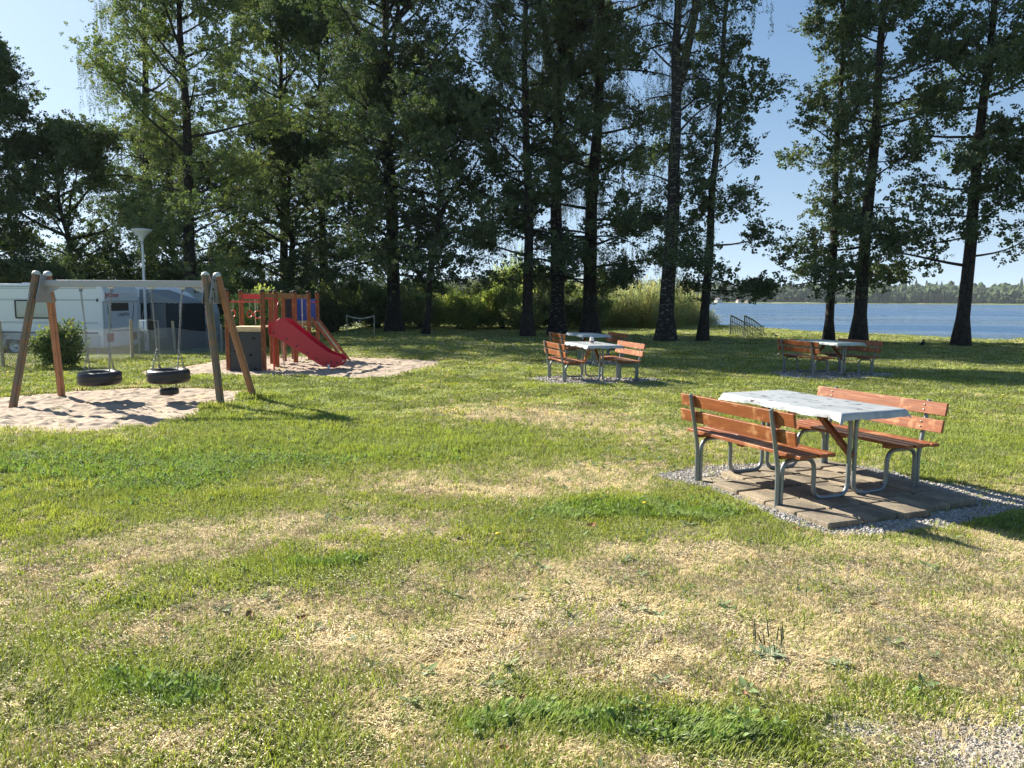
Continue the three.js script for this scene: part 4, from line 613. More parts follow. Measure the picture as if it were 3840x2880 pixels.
// o: base [x,z], r trunk radius, h height, y0 lowest foliage, R crown radius, lean [x,z at top], n primary limbs, per sprigs per clump
function makeTree(name, label, o) {
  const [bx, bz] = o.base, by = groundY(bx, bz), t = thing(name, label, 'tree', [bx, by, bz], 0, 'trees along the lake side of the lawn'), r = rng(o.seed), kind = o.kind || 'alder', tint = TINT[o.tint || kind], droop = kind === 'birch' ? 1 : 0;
  const stem = (k, off, lean, h) => { const pts = []; for (let i = 0; i <= 14; i++) { const u = i / 14, y = -0.3 + (h + 0.3) * u; pts.push(V(off[0] + lean[0] * u ** 1.2 + (fbm(u * 4 + o.seed, k * 7, 2) - 0.5) * 0.5 * Math.min(1, u * 3), y, off[1] + lean[1] * u + (fbm(u * 4 + 50 + o.seed, k * 7, 2) - 0.5) * 0.5 * Math.min(1, u * 3))); } return pts; };
  const stems = [[stem(0, [0, 0], o.lean || [0, 0], o.h), o.r, o.h]];
  for (const s of o.forks || []) { const m = stems[0][0], i = Math.round(s.at * 14), st = m[i], pts = [st.clone()]; for (let k = 1; k <= 9; k++) { const u = k / 9; pts.push(V(st.x + s.to[0] * u ** 0.85, st.y + (s.h - st.y) * u, st.z + s.to[1] * u ** 0.85)); } stems.push([pts, o.r * s.k, s.h - st.y]); }
  const limbs = [], leaves = [];
  stems.forEach(([pts, rad], q) => part('trunk', sweep(pts, u => Math.max(0.02, rad * (q ? 1 : 1 + 0.75 * Math.exp(-u * o.h / 0.38)) * Math.pow(1 - u * 0.93, 0.85)), 12), BARK[kind === 'birch' ? 'birch' : 'alder'], t));
  stems.forEach(([pts, rad, len], si) => {
    const n = si ? Math.round(o.n * 0.6) : o.n, first = si ? 0.15 : o.y0 / o.h;
    for (let k = 0; k < n; k++) {
      const u = lerp(first, 0.99, (k + 0.5 * r()) / n), f = u * (pts.length - 1), i = Math.min(pts.length - 2, Math.floor(f)), p0 = pts[i].clone().lerp(pts[i + 1], f - i);
      const c = (u - first) / (1 - first), prof = (o.prof || (x => 0.55 + 0.6 * Math.sin(Math.PI * Math.min(1, x * 0.85 + 0.12)) - 0.55 * x * x))(c), az = k * 2.399 + r() * 0.9 + o.seed, L = Math.max(0.5, o.R * prof * (0.6 + 0.65 * r()));
      const el = lerp(o.el0 ?? 0.02, 0.85, Math.pow(c, 0.8)) + (r() - 0.5) * 0.7, path = [p0]; let d = V(Math.cos(az) * Math.cos(el), Math.sin(el), Math.sin(az) * Math.cos(el)), p = p0.clone();
      for (let s = 1; s <= 6; s++) { p = p.clone().addScaledVector(d, L / 6); path.push(p); d.x += (r() - 0.5) * 0.35; d.z += (r() - 0.5) * 0.35; d.y += (r() - 0.5) * 0.25 + 0.05 - droop * 0.17 * s / 3 - (c < 0.25 ? 0.05 : 0); d.normalize(); }
      const lr = Math.min(rad * 0.45, 0.012 + 0.014 * L); limbs.push(sweep(path, v => lr * (1 - v * 0.85), 5, false));
      const m = Math.max(3, Math.round(L * 2.1));
      for (let b = 0; b < m; b++) {
        const v = lerp(0.30, 1, (b + 0.6 * r()) / m), g = v * 6, j = Math.min(5, Math.floor(g)), q0 = path[j].clone().lerp(path[j + 1], g - j), sl = (0.35 + 0.28 * L * (1.15 - v)) * (0.6 + 0.7 * r());
        const dd = path[j + 1].clone().sub(path[j]).normalize(), a2 = r() * 6.283, perp = V(Math.cos(a2), 1.3 * (r() - 0.42), Math.sin(a2)), sd = dd.multiplyScalar(0.6).add(perp).normalize(); if (droop) sd.y -= 0.25;
        const q1 = q0.clone().addScaledVector(sd, sl * 0.5), q2 = q0.clone().addScaledVector(sd, sl); if (droop) q2.y -= sl * 0.4 + 0.3;
        limbs.push(sweep([q0, q1, q2], w => 0.010 * (1 - 0.7 * w), 4, false));
        if (r() < (o.bare || 0.14)) continue;
        const cnt = Math.round(o.per * (0.5 + r()) * (1 + 2.6 * smooth(0.62, 0.82, c))), cr = (o.clump || 0.40) * (0.55 + 0.8 * r()); let sx = 0, sz = 0, sw = 0;  // extra sprigs added high in the crown, mostly out of view, to deepen lawn shade
        for (let e = 0; e < cnt; e++) {
          if (!droop || e % 5 === 0) { sw = 0.25 + 0.75 * Math.sqrt(r()); sx = gauss(r) * cr * 0.6; sz = gauss(r) * cr * 0.6; }
          const pp = q0.clone().lerp(q2, sw); let dir;
          if (droop && r() < 0.85) { pp.x += sx + gauss(r) * 0.03; pp.z += sz + gauss(r) * 0.03; pp.y -= (e % 5) * 0.25 + 0.05 * r() - 0.12; dir = V(gauss(r) * 0.15, -1, gauss(r) * 0.15).normalize(); }
          else { pp.x += gauss(r) * cr; pp.y += gauss(r) * cr * 0.85; pp.z += gauss(r) * cr; dir = V(gauss(r) * 0.8 + sd.x, 0.25 + gauss(r) * 0.5 - droop * 0.6, gauss(r) * 0.8 + sd.z).normalize(); }
          if (pp.y < (o.floor ?? 1.6)) continue;
          sprigAt(leaves, pp, dir, (o.size || 1) * (0.55 + 0.75 * r()), r, tint);
        }
      }
    }
  });
  part('branches', limbs, BARK.twig, t); copies('crown', SPRIG[kind === 'birch' ? 'birch' : kind === 'shrub' ? 'shrub' : 'alder'], LEAF, leaves, t); SPRIGS += leaves.length; return t;
}
const column = x => 0.8 + 0.4 * Math.sin(Math.PI * Math.min(1, x * 1.05)) - 0.55 * Math.pow(x, 5);
const pb = (x, y) => { const p = onGround(x, y); return [p.x, p.z]; };
makeTree('tall_tree', 'tall thick-trunked tree with a second thin stem, beside the rope barrier', { base: pb(1478, 1246), r: 0.36, h: 21.3, y0: 3.6, R: 4.60, lean: [-0.5, 0.2], n: 50, per: 18, seed: 101, prof: column, forks: [{ at: 0.05, to: [-0.6, -0.4], h: 12, k: 0.45 }, { at: 0.55, to: [1.1, 0.4], h: 18, k: 0.5 }] });
makeTree('slender_tree', 'slender leaning tree with a low crown between two thick trunks', { base: pb(1594, 1254), r: 0.17, h: 10.5, y0: 2.4, R: 3.66, lean: [1.3, 0], n: 37, per: 21, seed: 102, prof: column });
makeTree('tall_tree', 'straight tall tree before the yellow-green shrubs, nearest the slender leaning tree', { base: pb(1979, 1263), r: 0.25, h: 21.3, y0: 2.6, R: 3.54, lean: [-0.1, 0], n: 47, per: 31, seed: 103, prof: column });
makeTree('tall_birch', 'tall birch with hanging twigs in the middle of three close trunks', { base: pb(2089, 1259), r: 0.34, h: 22.4, y0: 2.6, R: 4.25, lean: [0.1, 0], n: 47, per: 30, seed: 104, kind: 'birch', prof: column, forks: [{ at: 0.5, to: [-1.6, 0.3], h: 19, k: 0.5 }] });
makeTree('tall_tree', 'tall dark tree with a flared base beside the reed bed', { base: pb(2214, 1259), r: 0.36, h: 22.4, y0: 2.1, R: 4.13, lean: [0.1, 0], n: 52, per: 36, seed: 105, prof: column });
makeTree('tall_birch', 'big birch with pale-flecked bark, widely flared foot and a forked top', { base: pb(2496, 1281), r: 0.33, h: 20.2, y0: 3.2, R: 2.5, lean: [0.1, 0.1], n: 37, per: 22, seed: 106, kind: 'birch', prof: column, forks: [{ at: 0.5, to: [1.5, 0.1], h: 18, k: 0.6 }] });
makeTree('slender_tree', 'slender straight tree standing beside the big flared birch', { base: pb(2633, 1281), r: 0.20, h: 18.5, y0: 2.2, R: 2.5, lean: [0.7, 0], n: 44, per: 26, seed: 107, prof: x => 0.85 + 0.25 * Math.sin(x * 20) - 0.5 * x * x, bare: 0.12 });
makeTree('slender_tree', 'slim lakeside tree with drooping low twigs, beside a thicker trunk', { base: pb(3107, 1279), r: 0.19, h: 16.8, y0: 2.2, R: 2.3, lean: [-0.2, 0], n: 37, per: 21, seed: 108, prof: x => 0.75 + 0.35 * Math.sin(x * 17 + 1) - 0.35 * x * x, bare: 0.12 });
makeTree('tall_tree', 'thicker lakeside trunk standing right next to the slim tree', { base: pb(3217, 1287), r: 0.27, h: 20.2, y0: 2.9, R: 3.42, lean: [0.4, 0], n: 45, per: 27, seed: 109, prof: x => 0.8 + 0.28 * Math.sin(x * 15 + 2) - 0.3 * x * x, bare: 0.1 });
makeTree('tall_tree', 'single lakeside tree with curved trunk and ivy tuft near the beach', { base: pb(3601, 1298), r: 0.25, h: 19.6, y0: 3.3, R: 3.89, lean: [0.5, 0], n: 45, per: 27, seed: 110, prof: x => 0.85 + 0.3 * Math.sin(x * 13 + 3) - 0.3 * x * x, bare: 0.1 });
makeTree('tall_tree', 'leafy tree reaching in from beyond the beach', { base: [20.6, -27.4], r: 0.28, h: 19.0, y0: 3.2, R: 4.25, n: 48, per: 29, seed: 111, prof: column });
makeTree('tall_tree', 'tall dense tree behind the play tower with its trunk close to the ladder', { base: pb(1213, 1244), r: 0.30, h: 20.7, y0: 3.8, R: 4.72, lean: [0, 0], n: 46, per: 15, seed: 112, prof: column });
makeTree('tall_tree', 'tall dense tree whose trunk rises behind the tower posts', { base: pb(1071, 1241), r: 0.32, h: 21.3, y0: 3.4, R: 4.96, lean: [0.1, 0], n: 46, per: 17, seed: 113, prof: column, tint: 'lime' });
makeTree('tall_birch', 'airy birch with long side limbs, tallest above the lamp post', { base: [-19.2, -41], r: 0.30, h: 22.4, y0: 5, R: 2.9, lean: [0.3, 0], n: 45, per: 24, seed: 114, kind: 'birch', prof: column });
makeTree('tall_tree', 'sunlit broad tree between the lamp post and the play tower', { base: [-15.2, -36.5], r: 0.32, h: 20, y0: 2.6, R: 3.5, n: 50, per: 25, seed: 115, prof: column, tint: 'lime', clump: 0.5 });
makeTree('tall_tree', 'dark tree above the white caravan roof, with a rounded shoulder', { base: [-25.6, -38], r: 0.32, h: 14, y0: 3.2, R: 2.7, n: 45, per: 24, seed: 116, prof: column });
makeTree('tall_tree', 'dark thick tree at the outer end of the white caravan', { base: [-28.6, -40], r: 0.42, h: 16, y0: 3.6, R: 3.3, n: 46, per: 24, seed: 117, prof: column });
makeTree('lower_tree', 'lower bushy tree under the gap of sky above the caravans', { base: [-23.0, -40], r: 0.22, h: 9.5, y0: 1.8, R: 4.01, n: 37, per: 22, seed: 118, prof: column });
makeTree('tall_tree', 'dense tree between the birch and the low bushy tree', { base: [-20.4, -47], r: 0.26, h: 11, y0: 1.8, R: 4.25, n: 39, per: 22, seed: 119, prof: column });
makeTree('lower_tree', 'bushy tree filling the gap behind the broad sunlit tree', { base: [-13.0, -46], r: 0.24, h: 11.0, y0: 1.8, R: 4.25, n: 39, per: 22, seed: 120, prof: column });

// shrubs: many stems from one foot
function makeShrub(name, label, [x, z], R, h, seed, o = {}) {
  const t = thing(name, label, 'shrub', [x, groundY(x, z), z], 0, o.group), r = rng(seed), stems = [], out = [], n = o.stems || 26;
  for (let k = 0; k < n; k++) { const a = k * 2.4 + r(), q = Math.sqrt(r()), e = V(Math.cos(a) * R * q, h * (1 - 0.42 * q * q) * (0.75 + 0.3 * r()), Math.sin(a) * R * q * (o.deep || 0.85)), m = e.clone().multiplyScalar(0.5); m.x *= 0.75; m.z *= 0.75; m.y *= 1.15; stems.push(sweep([V(gauss(r) * R * 0.12, -0.05, gauss(r) * R * 0.12), m, e], w => 0.016 * (1 - 0.8 * w) * (h > 1.5 ? 1 : 0.45), 4, false));
    const c = Math.round((o.per || 95) * (0.6 + 0.8 * r())); for (let i = 0; i < c; i++) { const w = 0.04 + 0.96 * Math.pow(r(), 0.65), p = w < 0.5 ? m.clone().multiplyScalar(w * 2) : m.clone().lerp(e, w * 2 - 1); const wide = 0.18 + 0.3 * (1 - w); p.x += gauss(r) * R * wide; p.z += gauss(r) * R * wide * (o.deep || 1); p.y = Math.max(0.03, p.y + gauss(r) * h * 0.09); sprigAt(out, p, V(gauss(r) * 0.7 + p.x / R * 0.5, 0.7 + gauss(r) * 0.4, gauss(r) * 0.7 + p.z / R * 0.5).normalize(), (o.size || 1) * (0.7 + 0.6 * r()), r, TINT[o.tint || 'shrub']); } }
  part('stems', stems, BARK.twig, t); copies('foliage', SPRIG[o.sprig || 'shrub'], o.glow ? GLOW : LEAF, out, t); SPRIGS += out.length; return t;
}
makeShrub('bush', 'low leafy green bush growing against the chain-link fence', pb(228, 1384), 0.55, 0.98, 201, { sprig: 'bush', tint: 'lime', per: 52, stems: 15 });
makeShrub('bush', 'yellow-green bush seen through the rails of the play tower', [-9.0, -27.4], 0.9, 2.0, 202, { sprig: 'bush', tint: 'bright', per: 120, size: 1.3 });
const belt = 'shrubs in the belt behind the trees';
[[-14.5, -47, 2.2, 2.9, 'shrub', 'dusky shrub of the belt close behind the play tower'], [-11.5, -46.5, 2.0, 2.7, 'shrub', 'shrub of the belt below the dense tower-side trees'], [-8.8, -47, 2.0, 2.9, 'lime', 'shrub of the belt behind the rope barrier'], [-6.6, -47.5, 1.8, 2.6, 'shrub', 'shrub of the belt just behind the thick twin-stemmed trunk'], [-4.6, -46, 1.5, 2.5, 'lime', 'shrub of the belt next to the slender leaning tree'], [-3.0, -43.2, 1.3, 1.7, 'bright', 'bright low shrub in sun beside the slender leaning trunk'], [-1.4, -46.5, 1.7, 3.0, 'birch', 'feathery yellowish shrub midway between the leaning and the straight tree'], [0.2, -47.5, 1.5, 3.9, 'bright', 'tall pale shrub tip rising above the belt'], [1.4, -45, 1.3, 2.6, 'shrub', 'shrub of the belt behind the straight tall tree'], [2.9, -46, 1.4, 2.7, 'lime', 'shrub of the belt between the birch and the flared dark trunk'], [-2.2, -44.6, 1.0, 1.3, 'shrub', 'low shrub in front of the feathery one'], [0.6, -42.6, 1.0, 1.0, 'shrub', 'low shrub by the foot of the straight tall tree'], [-12.8, -42.6, 1.5, 1.8, 'shrub', 'shrub in front of the belt behind the sloping ladder'], [-10.2, -43.4, 1.5, 1.9, 'lime', 'shrub in front of the belt by the rope barrier stakes'], [-7.6, -43.6, 1.5, 2.0, 'lime', 'rounded shrub at the thick twin-stemmed trunk'], [-5.2, -43.4, 1.3, 1.8, 'shrub', 'shrub between the twin-stemmed and the leaning trunk'], [-0.6, -44, 1.3, 2.2, 'bright', 'sunny shrub in front of the tall pale one'], [2.2, -43.4, 1.2, 1.8, 'birch', 'pale low shrub behind the birch in the trunk trio'], [4.2, -44, 1.2, 1.9, 'lime', 'leafy shrub where the belt meets the reeds'], [-16.6, -44.6, 1.8, 2.6, 'shrub', 'shrub of the belt nearest the caravans']].forEach(([x, z, R, h, tint, l], k) => makeShrub('shrub', l, [x, z], R, h, 210 + k, { tint, sprig: k % 3 === 1 ? 'willow' : 'shrub', per: 40, stems: 28, size: 1.7, glow: true, deep: 0.5, group: belt }));
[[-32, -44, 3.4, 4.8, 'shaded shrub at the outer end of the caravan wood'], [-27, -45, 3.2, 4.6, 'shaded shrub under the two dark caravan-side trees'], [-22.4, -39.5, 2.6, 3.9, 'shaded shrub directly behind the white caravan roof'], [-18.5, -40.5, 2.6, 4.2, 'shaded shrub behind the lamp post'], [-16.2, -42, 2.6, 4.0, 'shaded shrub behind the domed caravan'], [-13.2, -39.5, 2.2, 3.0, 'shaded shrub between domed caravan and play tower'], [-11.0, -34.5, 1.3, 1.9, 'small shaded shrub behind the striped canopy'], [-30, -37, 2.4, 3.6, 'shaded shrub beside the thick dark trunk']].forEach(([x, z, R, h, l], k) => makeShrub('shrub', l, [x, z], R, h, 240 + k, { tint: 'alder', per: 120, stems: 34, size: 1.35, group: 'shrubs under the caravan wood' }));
{
  // reeds: stems with long arching blades
  const one = seed => { const r = rng(seed), pos = [], idx = [], tri = (a, b, c) => { const k = pos.length / 3; for (const q of [a, b, c]) pos.push(...q); idx.push(k, k + 1, k + 2); };
    for (let s = 0; s < 5; s++) { const ox = (r() - 0.5) * 0.4, oz = (r() - 0.5) * 0.4, h = 1.7 + 0.7 * r(), tx = ox + (r() - 0.5) * 0.3, tz = oz + (r() - 0.5) * 0.3; tri([ox - 0.006, 0, oz], [ox + 0.006, 0, oz], [tx, h, tz]); tri([ox, 0, oz - 0.006], [ox, 0, oz + 0.006], [tx, h, tz]);
      for (let k = 0; k < 7; k++) { const u = 0.25 + 0.7 * k / 6, x = lerp(ox, tx, u), y = h * u, z = lerp(oz, tz, u), a = r() * 6.28, L = 0.5 + 0.25 * r(), dx = Math.cos(a) * L * 0.6, dz = Math.sin(a) * L * 0.6, wx = -Math.sin(a) * 0.026, wz = Math.cos(a) * 0.026, m = [x + dx * 0.5, y + L * 0.45, z + dz * 0.5], e = [x + dx, y + L * 0.42, z + dz]; tri([x, y, z], [m[0] - wx, m[1], m[2] - wz], [m[0] + wx, m[1], m[2] + wz]); tri([m[0] - wx, m[1], m[2] - wz], e, [m[0] + wx, m[1], m[2] + wz]); } }
    const g = new THREE.BufferGeometry(); g.setAttribute('position', new THREE.Float32BufferAttribute(pos, 3)); g.setIndex(idx); g.computeVertexNormals(); return g; };
  const r = rng(301), out = [];
  for (let k = 0; k < 2600; k++) { const u = r(), x = lerp(2.4, 15.2, u) + gauss(r) * 0.5, z = lerp(-45.5, -60, r()), near = -46 - Math.max(0, x - 9.2) * 1.9; if (z > near + gauss(r) * 0.4) continue; const edge = smooth(15.5, 11.5, x); tmp.position.set(x, Math.max(groundY(x, z), LAKE - 0.3), z); tmp.rotation.set(0, r() * 6.28, 0); tmp.scale.set(1, (0.55 + 0.6 * r() + 0.5 * (fbm(x * 0.9, z * 0.9, 2) - 0.5)) * lerp(0.4, 1.1, edge), 1); tmp.rotation.set((r() - 0.5) * 0.3, r() * 6.28, (r() - 0.5) * 0.3); tmp.updateMatrix(); const b = 0.75 + 0.5 * r(); out.push([tmp.matrix.clone(), rgb(lerp(0.24, 0.36, r()) * b, 0.33 * b, 0.10 * b)]); }
  const m = copies('reed_bed', one(5), GLOW, out); Object.assign(m.userData, { label: 'tall yellow-green reeds along the lake edge', category: 'reeds' });
}
{
  // the wood on the far shore
  const cone = (() => { const gs = []; for (let k = 0; k < 5; k++) gs.push(new THREE.ConeGeometry(0.24 * (1 - k * 0.16), 0.34, 7, 1, true).rotateY(k).translate(0, 0.2 + k * 0.17, 0)); return merge(gs); })();
  const ball = (() => { const gs = [], r = rng(9); for (let k = 0; k < 7; k++) { const s = new THREE.IcosahedronGeometry(0.17 + 0.1 * r(), 1), p = s.attributes.position; for (let i = 0; i < p.count; i++) { const n = 0.8 + 0.5 * hsh(Math.round(p.getX(i) * 60) + k, Math.round(p.getY(i) * 60) + Math.round(p.getZ(i) * 90)); p.setXYZ(i, p.getX(i) * n, p.getY(i) * n, p.getZ(i) * n); } s.computeVertexNormals(); gs.push(s.translate((r() - 0.5) * 0.4, 0.25 + 0.55 * r(), (r() - 0.5) * 0.4)); } return merge(gs); })();
  const r = rng(401), A = [], B = [], m = mat([1, 1, 1], 1);
  for (let k = 0; k < 6500; k++) {
    const x = lerp(-760, 820, r()), fz = FAR_Z(x), depth = r() * r() * 230, z = fz - 16 - depth - 12 * fbm(x * 0.02, 4, 2), con = fbm(x * 0.011 + 6, z * 0.011, 3) + (r() - 0.5) * 0.5 > 0.5, h = (con ? 15 : 12) * (0.65 + 0.6 * r()) * (depth < 12 ? 0.65 : 1) * (0.62 + 0.8 * fbm(x * 0.013 + 2, z * 0.02, 3));
    tmp.position.set(x, groundY(x, z) - 0.6, z); tmp.rotation.set(0, r() * 6.28, 0); const w = con ? h * (0.75 + 0.4 * r()) : h * (0.8 + 0.5 * r()); tmp.scale.set(w, h, w); tmp.updateMatrix();
    const b = 0.7 + 0.6 * r(); (con ? A : B).push([tmp.matrix.clone(), con ? rgb(0.022 * b, 0.042 * b, 0.020 * b) : rgb(0.042 * b, 0.070 * b, 0.024 * b)]);
  }
  Object.assign(copies('far_forest', cone, m, A).userData, { label: 'dark conifers of the wood on the far shore', category: 'forest' }); Object.assign(copies('far_forest', ball, m, B).userData, { label: 'rounded broadleaf trees of the wood on the far shore', category: 'forest' });
}
console.log('sprigs', SPRIGS);

// ------------------------------------------------------------ the lawn's blades, weeds and fallen leaves
function tuft(n, len, width, lean, spread, seed) {
  const r = rng(seed), pos = [], idx = [];
  for (let k = 0; k < n; k++) {
    const a = k % 4 ? gauss(r) * 0.75 : r() * 6.283, q = Math.sqrt(r()) * spread, b = r() * 6.283, l = len * (0.55 + 0.7 * r()), t = lean * (0.35 + 0.9 * r()), x = Math.cos(b) * q, z = Math.sin(b) * q, w = width * (0.7 + 0.6 * r()) / 2, sx = -Math.sin(a) * w, sz = Math.cos(a) * w, i = pos.length / 3;
    const h1 = Math.sin(t * 0.6) * l * 0.5, v1 = Math.cos(t * 0.6) * l * 0.5, h2 = h1 + Math.sin(Math.min(1.75, t * 1.5)) * l * 0.5, v2 = v1 + Math.cos(Math.min(1.75, t * 1.5)) * l * 0.5;
    pos.push(x - sx, -0.006, z - sz, x + sx, -0.006, z + sz, x + Math.cos(a) * h1 - sx * 0.9, v1, z + Math.sin(a) * h1 - sz * 0.9, x + Math.cos(a) * h1 + sx * 0.9, v1, z + Math.sin(a) * h1 + sz * 0.9, x + Math.cos(a) * h2, v2, z + Math.sin(a) * h2); idx.push(i, i + 1, i + 2, i + 1, i + 3, i + 2, i + 2, i + 3, i + 4);
  }
  const g = new THREE.BufferGeometry(); g.setAttribute('position', new THREE.Float32BufferAttribute(pos, 3)); g.setIndex(idx); g.computeVertexNormals(); return g;
}
{
  const T = [tuft(9, 0.055, 0.0054, 0.9, 0.04, 1), tuft(9, 0.056, 0.0050, 1.25, 0.05, 2), tuft(9, 0.060, 0.0056, 0.8, 0.038, 3), tuft(13, 0.050, 0.009, 1.0, 0.06, 4)], out = [[], [], [], []], r = rng(501), C = new THREE.Color();
  const feet = [[-7.67, -11.61], [-7.66, -13], [-4.42, -11.64], [-4.32, -12.94]], trunks = scene.children.filter(o => /tree|birch/.test(o.name) && o.userData.category === 'tree').map(o => o.position);
  const N = 360000; let made = 0;
  for (let k = 0; k < N; k++) {
    const u = r(), d = u < 0.42 ? Math.sqrt(lerp(1.6 ** 2, 6.5 ** 2, r())) : 6.5 * Math.pow(60 / 6.5, r()), a = (r() - 0.5) * 2 * (d < 6.5 ? 0.86 : 0.80), x = Math.tan(a) * d + gauss(r) * 0.3 + (d < 6.5 ? (r() - 0.5) * 1.2 : 0), z = -d;
    if (z < MZ + 1 || Math.abs(x) > 31) continue;
    const s = inland(x, z); if (s < 3.2 + 2 * (fbm(x * 0.8, z * 0.8, 2) - 0.5)) continue;
    const e = sandAt(x, z), gv = gravelAt(x, z), foot = Math.min(...feet.map(f => Math.hypot(x - f[0], z - f[1])));
    if (e > -0.12 + 0.2 * r() && !(foot < 0.3 && x > -5)) { if (r() > 0.002) continue; }
    if (gv > -0.03 + 0.06 * r() && r() > (edgeDistance(gravelCorner, x, z) > -0.4 ? Math.max(0.08, 0.42 - gv * 1.8) : 0.015)) continue;
    if (trunks.some(p => Math.hypot(p.x - x, p.z - z) < 0.35)) continue;
    const clod = fbm(x * 5.5 + 31, z * 5.5, 3) - 0.5, dry = clamp(dryAt(x, z) + clod * 0.9 + (r() - 0.5) * 0.45); if (clod > 0.19 && d < 9 && r() < 0.75) continue;
    const straw = r() < dry * 0.92, lush = smooth(0.02, -0.3, dryAt(x, z)) * (d < 5 + 4 * r() ? 1 : 0.15), far = d > 11;
    const b = 0.5 + 0.85 * r(), y = r();
    if (straw) C.setRGB(lerp(0.58, 0.74, y) * b, lerp(0.475, 0.61, y) * b, lerp(0.255, 0.335, y) * b); else C.setRGB(lerp(lerp(0.22, 0.36, y), 0.23, lush) * b, lerp(lerp(0.29, 0.39, y), 0.33, lush) * b, lerp(0.028, 0.055, y) * b);
    const sc = clamp(d / 9, 0.85, 3.2), hgt = (straw ? 0.75 : 1) * (1 + 0.22 * lush * (d < 9 ? 1 : 0.4)) * Math.min(1.35, 0.75 + d / 26) * (foot < 0.35 ? 2.2 : 1) * (0.65 + 0.5 * r() + 0.5 * (fbm(x * 2.2, z * 2.2 + 8, 2) - 0.35));
    tmp.position.set(x, groundY(x, z) + (e > -0.1 ? 0.02 : 0), z); tmp.rotation.set((r() - 0.5) * 0.3, fbm(x * 1.1 + 5, z * 1.1 + 60, 3) * 16 + gauss(r) * 0.9, (r() - 0.5) * 0.3); tmp.scale.set(sc * (0.8 + 0.4 * r()), hgt, sc * (0.8 + 0.4 * r())); tmp.updateMatrix(); out[far ? 3 : straw ? 1 : lush > 0.5 && r() < 0.6 ? 2 : 0].push([tmp.matrix.clone(), C.clone()]); made++;
  }
  out.forEach((o, k) => Object.assign(copies('lawn_grass', T[k], BLADE, o).userData, { label: ['short green lawn grass', 'dry straw-coloured lawn grass', 'lush taller lawn grass in damp patches', 'distant lawn grass towards the trees'][k], category: 'grass' }));
  console.log('tufts', made);
}
{
  // clover and small broad leaves in the green patches
  const leaf = sprigShape(5, 0.035, 0.024, 0.9, 1.25, 8, false), r = rng(601), out = [];
  for (let k = 0; k < 17000; k++) { const d = Math.sqrt(lerp(2.3 ** 2, 8 ** 2, r())), x = Math.tan((r() - 0.5) * 1.6) * d, z = -d; if (dryAt(x, z) > 0.12 - 0.45 * r() || gravelAt(x, z) > -0.05 || sandAt(x, z) > -0.1) continue; tmp.position.set(x, groundY(x, z) + 0.004, z); tmp.rotation.set((r() - 0.5) * 0.8, r() * 6.28, (r() - 0.5) * 0.8); tmp.scale.setScalar(0.7 + 0.7 * r()); tmp.updateMatrix(); const b = 0.8 + 0.4 * r(); out.push([tmp.matrix.clone(), rgb(0.17 * b, 0.265 * b, 0.05 * b)]); }
  Object.assign(copies('clover', leaf, LEAF, out).userData, { label: 'clover in the greenest lawn patches', category: 'clover' });
}
{
  // scattered broad leaves and dry litter among the blades
  const ros = (() => { const gs = []; for (let k = 0; k < 6; k++) gs.push(blade(0.055 * (0.7 + 0.1 * k), 0.022, 0.1, k * 2.4, 0.15 + 0.08 * k)); return merge(gs); })(), bit = new THREE.PlaneGeometry(0.028, 0.006, 3, 1), q = bit.attributes.position, r = rng(651), A = [], B = []; for (let i = 0; i < q.count; i++) q.setZ(i, 0.004 * Math.sin(q.getX(i) * 160)); bit.rotateX(-Math.PI / 2).computeVertexNormals();
  for (let k = 0; k < 5200; k++) { const d = Math.sqrt(lerp(2.2 ** 2, 11 ** 2, r())), x = Math.tan((r() - 0.5) * 1.6) * d, z = -d, weed = fbm(x * 0.8 + 70, z * 0.8, 2) > 0.56; if (gravelAt(x, z) > -0.02 || sandAt(x, z) > -0.1) continue; tmp.position.set(x, groundY(x, z) + (k % 4 ? 0.022 : 0.006), z); tmp.rotation.set((r() - 0.5) * 0.5, r() * 6.28, (r() - 0.5) * 0.5); tmp.scale.setScalar(0.6 + 0.8 * r()); tmp.updateMatrix(); const b = 0.6 + 0.8 * r(); if (k % 4) { if (r() < 0.5) B.push([tmp.matrix.clone(), rgb(0.26 * b, 0.17 * b, 0.09 * b)]); } else if (weed) A.push([tmp.matrix.clone(), rgb(0.15 * b, 0.22 * b, 0.08 * b)]); }
  Object.assign(copies('lawn_weeds', ros, LEAF, A).userData, { label: 'small broad-leaved weeds among the grass', category: 'weeds' }); Object.assign(copies('leaf_litter', bit, mat([1, 1, 1], 0.9), B).userData, { label: 'dry twigs and leaf scraps lying in the lawn', category: 'litter' });
}
function blade(L, w, arch, az, up) { const g = new THREE.PlaneGeometry(w, L, 2, 6), p = g.attributes.position; for (let i = 0; i < p.count; i++) { const u = clamp(p.getY(i) / L + 0.5), k = Math.sin(Math.PI * Math.pow(u, 0.8) * 0.96 + 0.06), x = p.getX(i) * k; p.setXYZ(i, x, L * u * Math.sin(up) - arch * u * u * L + Math.abs(x) * 0.25, L * u * Math.cos(up)); } g.computeVertexNormals(); return g.rotateY(az); }
const weedMat = mat([0.10, 0.175, 0.05], 0.75, { transmission: 0.2, thickness: 0 }), weedPale = mat([0.17, 0.215, 0.12], 0.6);
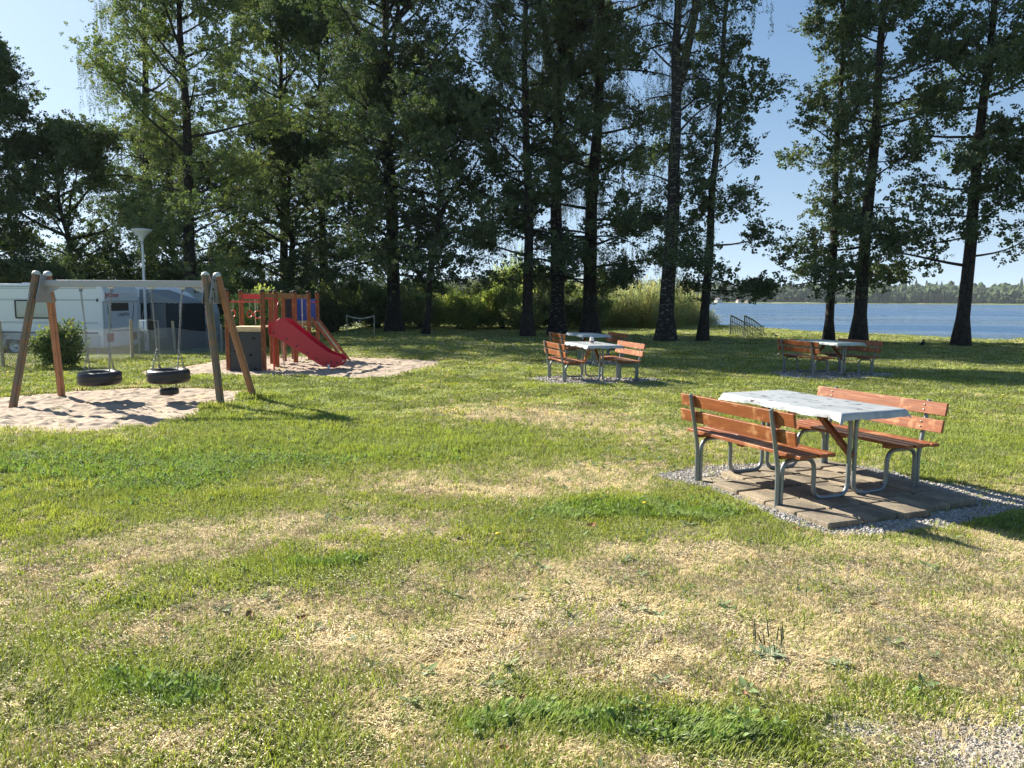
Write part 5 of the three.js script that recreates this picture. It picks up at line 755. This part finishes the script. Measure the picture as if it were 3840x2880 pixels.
function rosette(name, label, px, py, n, L, seed, spikes = 0, m = weedMat, group) {
  const p = onGround(px, py), t = thing(name, label, 'weed', [p.x, p.y + 0.004, p.z], 0, group), r = rng(seed);
  for (let k = 0; k < n; k++) part('leaf', blade(L * (0.7 + 0.5 * r()), L * 0.38, 0.12, k * 2.4 + r(), 0.12 + 0.3 * r()), m, t);
  for (let k = 0; k < spikes; k++) { const a = k * 2.2 + r(), h = 0.09 + 0.13 * r(), q = V(Math.cos(a) * 0.11 * r(), 0, Math.sin(a) * 0.07 * r()), e = q.clone().add(V((r() - 0.6) * 0.08, h, (r() - 0.5) * 0.05)), s = part('flower_spike', sweep([q, q.clone().lerp(e, 0.55)], 0.0015, 5), weedMat, t); part('seed_head', sweep([q.clone().lerp(e, 0.5), q.clone().lerp(e, 0.8), e], u => 0.0042 * (1 - 0.6 * u), 6), mat([0.05, 0.06, 0.03], 0.9), s); }
}
rosette('plantain_weed', 'plantain weed with upright dark seed spikes among dry grass', 2875, 2462, 12, 0.10, 701, 10, weedPale);
[[2060, 2235, 'grey-green weed rosette of the larger pair in the dry middle of the lawn'], [2090, 2262, 'smaller grey-green weed rosette touching the larger one'], [2395, 2290, 'grey-green weed rosette alone on straw grass near the paving'], [2080, 2040, 'grey-green weed rosette beside a yellow dandelion'], [1350, 2410, 'grey-green weed rosette between dry brown lawn patches']].forEach(([x, y, l], k) => rosette('weed_rosette', l, x, y, 7, 0.075, 710 + k, 0, weedPale, 'broad-leaved weeds in the lawn'));
[[1260, 2105], [1215, 2130], [1300, 2125], [1240, 2150], [1290, 2090], [1335, 2140]].forEach(([x, y], k) => rosette('weed_rosette', 'green broad-leaved weed in the small leafy cluster on the open lawn', x, y, 6, 0.07, 730 + k, 0, weedMat, 'cluster of broad-leaved weeds'));
[[1865, 2035, 'yellow dandelion flower standing in short dry grass'], [2415, 1915, 'yellow dandelion flower near the gravel edge']].forEach(([x, y, l], k) => { const p = onGround(x, y), t = thing('dandelion', l, 'flower', [p.x, p.y, p.z]); part('stalk', sweep([V(0, -0.01, 0), V(0.004, 0.06, 0)], 0.0025, 5), weedMat, t); part('flower_head', new THREE.SphereGeometry(0.017, 12, 8).scale(1, 0.55, 1).translate(0.004, 0.066, 0), mat([0.75, 0.52, 0.02], 0.8), t); });
[[2220, 1985, 0.065, 'large curled red-brown leaf on the grass near the green patch'], [935, 2325, 0.05, 'brown fallen leaf on the bare dry strip'], [1130, 2335, 0.045, 'second brown fallen leaf on the bare dry strip'], [2985, 1995, 0.045, 'brown fallen leaf beside the gravel'], [1960, 2640, 0.035, 'small brown leaf in the lush clover patch'], [1890, 2830, 0.035, 'pale brown leaf on the thin dry grass'], [2790, 2620, 0.03, 'small brown leaf between the green tufts']].forEach(([x, y, s, l], k) => { const p = onGround(x, y), g = new THREE.PlaneGeometry((s *= 0.72) * 1.6, s, 6, 4), q = g.attributes.position; for (let i = 0; i < q.count; i++) { const u = q.getX(i) / s / 0.8, v = q.getY(i) / s * 2; q.setXYZ(i, q.getX(i), q.getY(i) * Math.sqrt(Math.max(0.02, 1 - u * u)), 0.25 * s * (v * v) + 0.2 * s * u * u + 0.1 * s * vnoise(u * 3 + k, v * 3)); } g.computeVertexNormals(); const m = shade(new THREE.Mesh(g.rotateX(-Math.PI / 2), mat([0.30, 0.14, 0.07], 0.8))); m.name = 'fallen_leaf'; m.position.set(p.x, p.y + 0.022, p.z); m.rotation.set(0.2, k * 1.9, 0.15); scene.add(tag(m, l, 'leaf', 'fallen leaves on the lawn')); });

renderer.render(scene, camera);
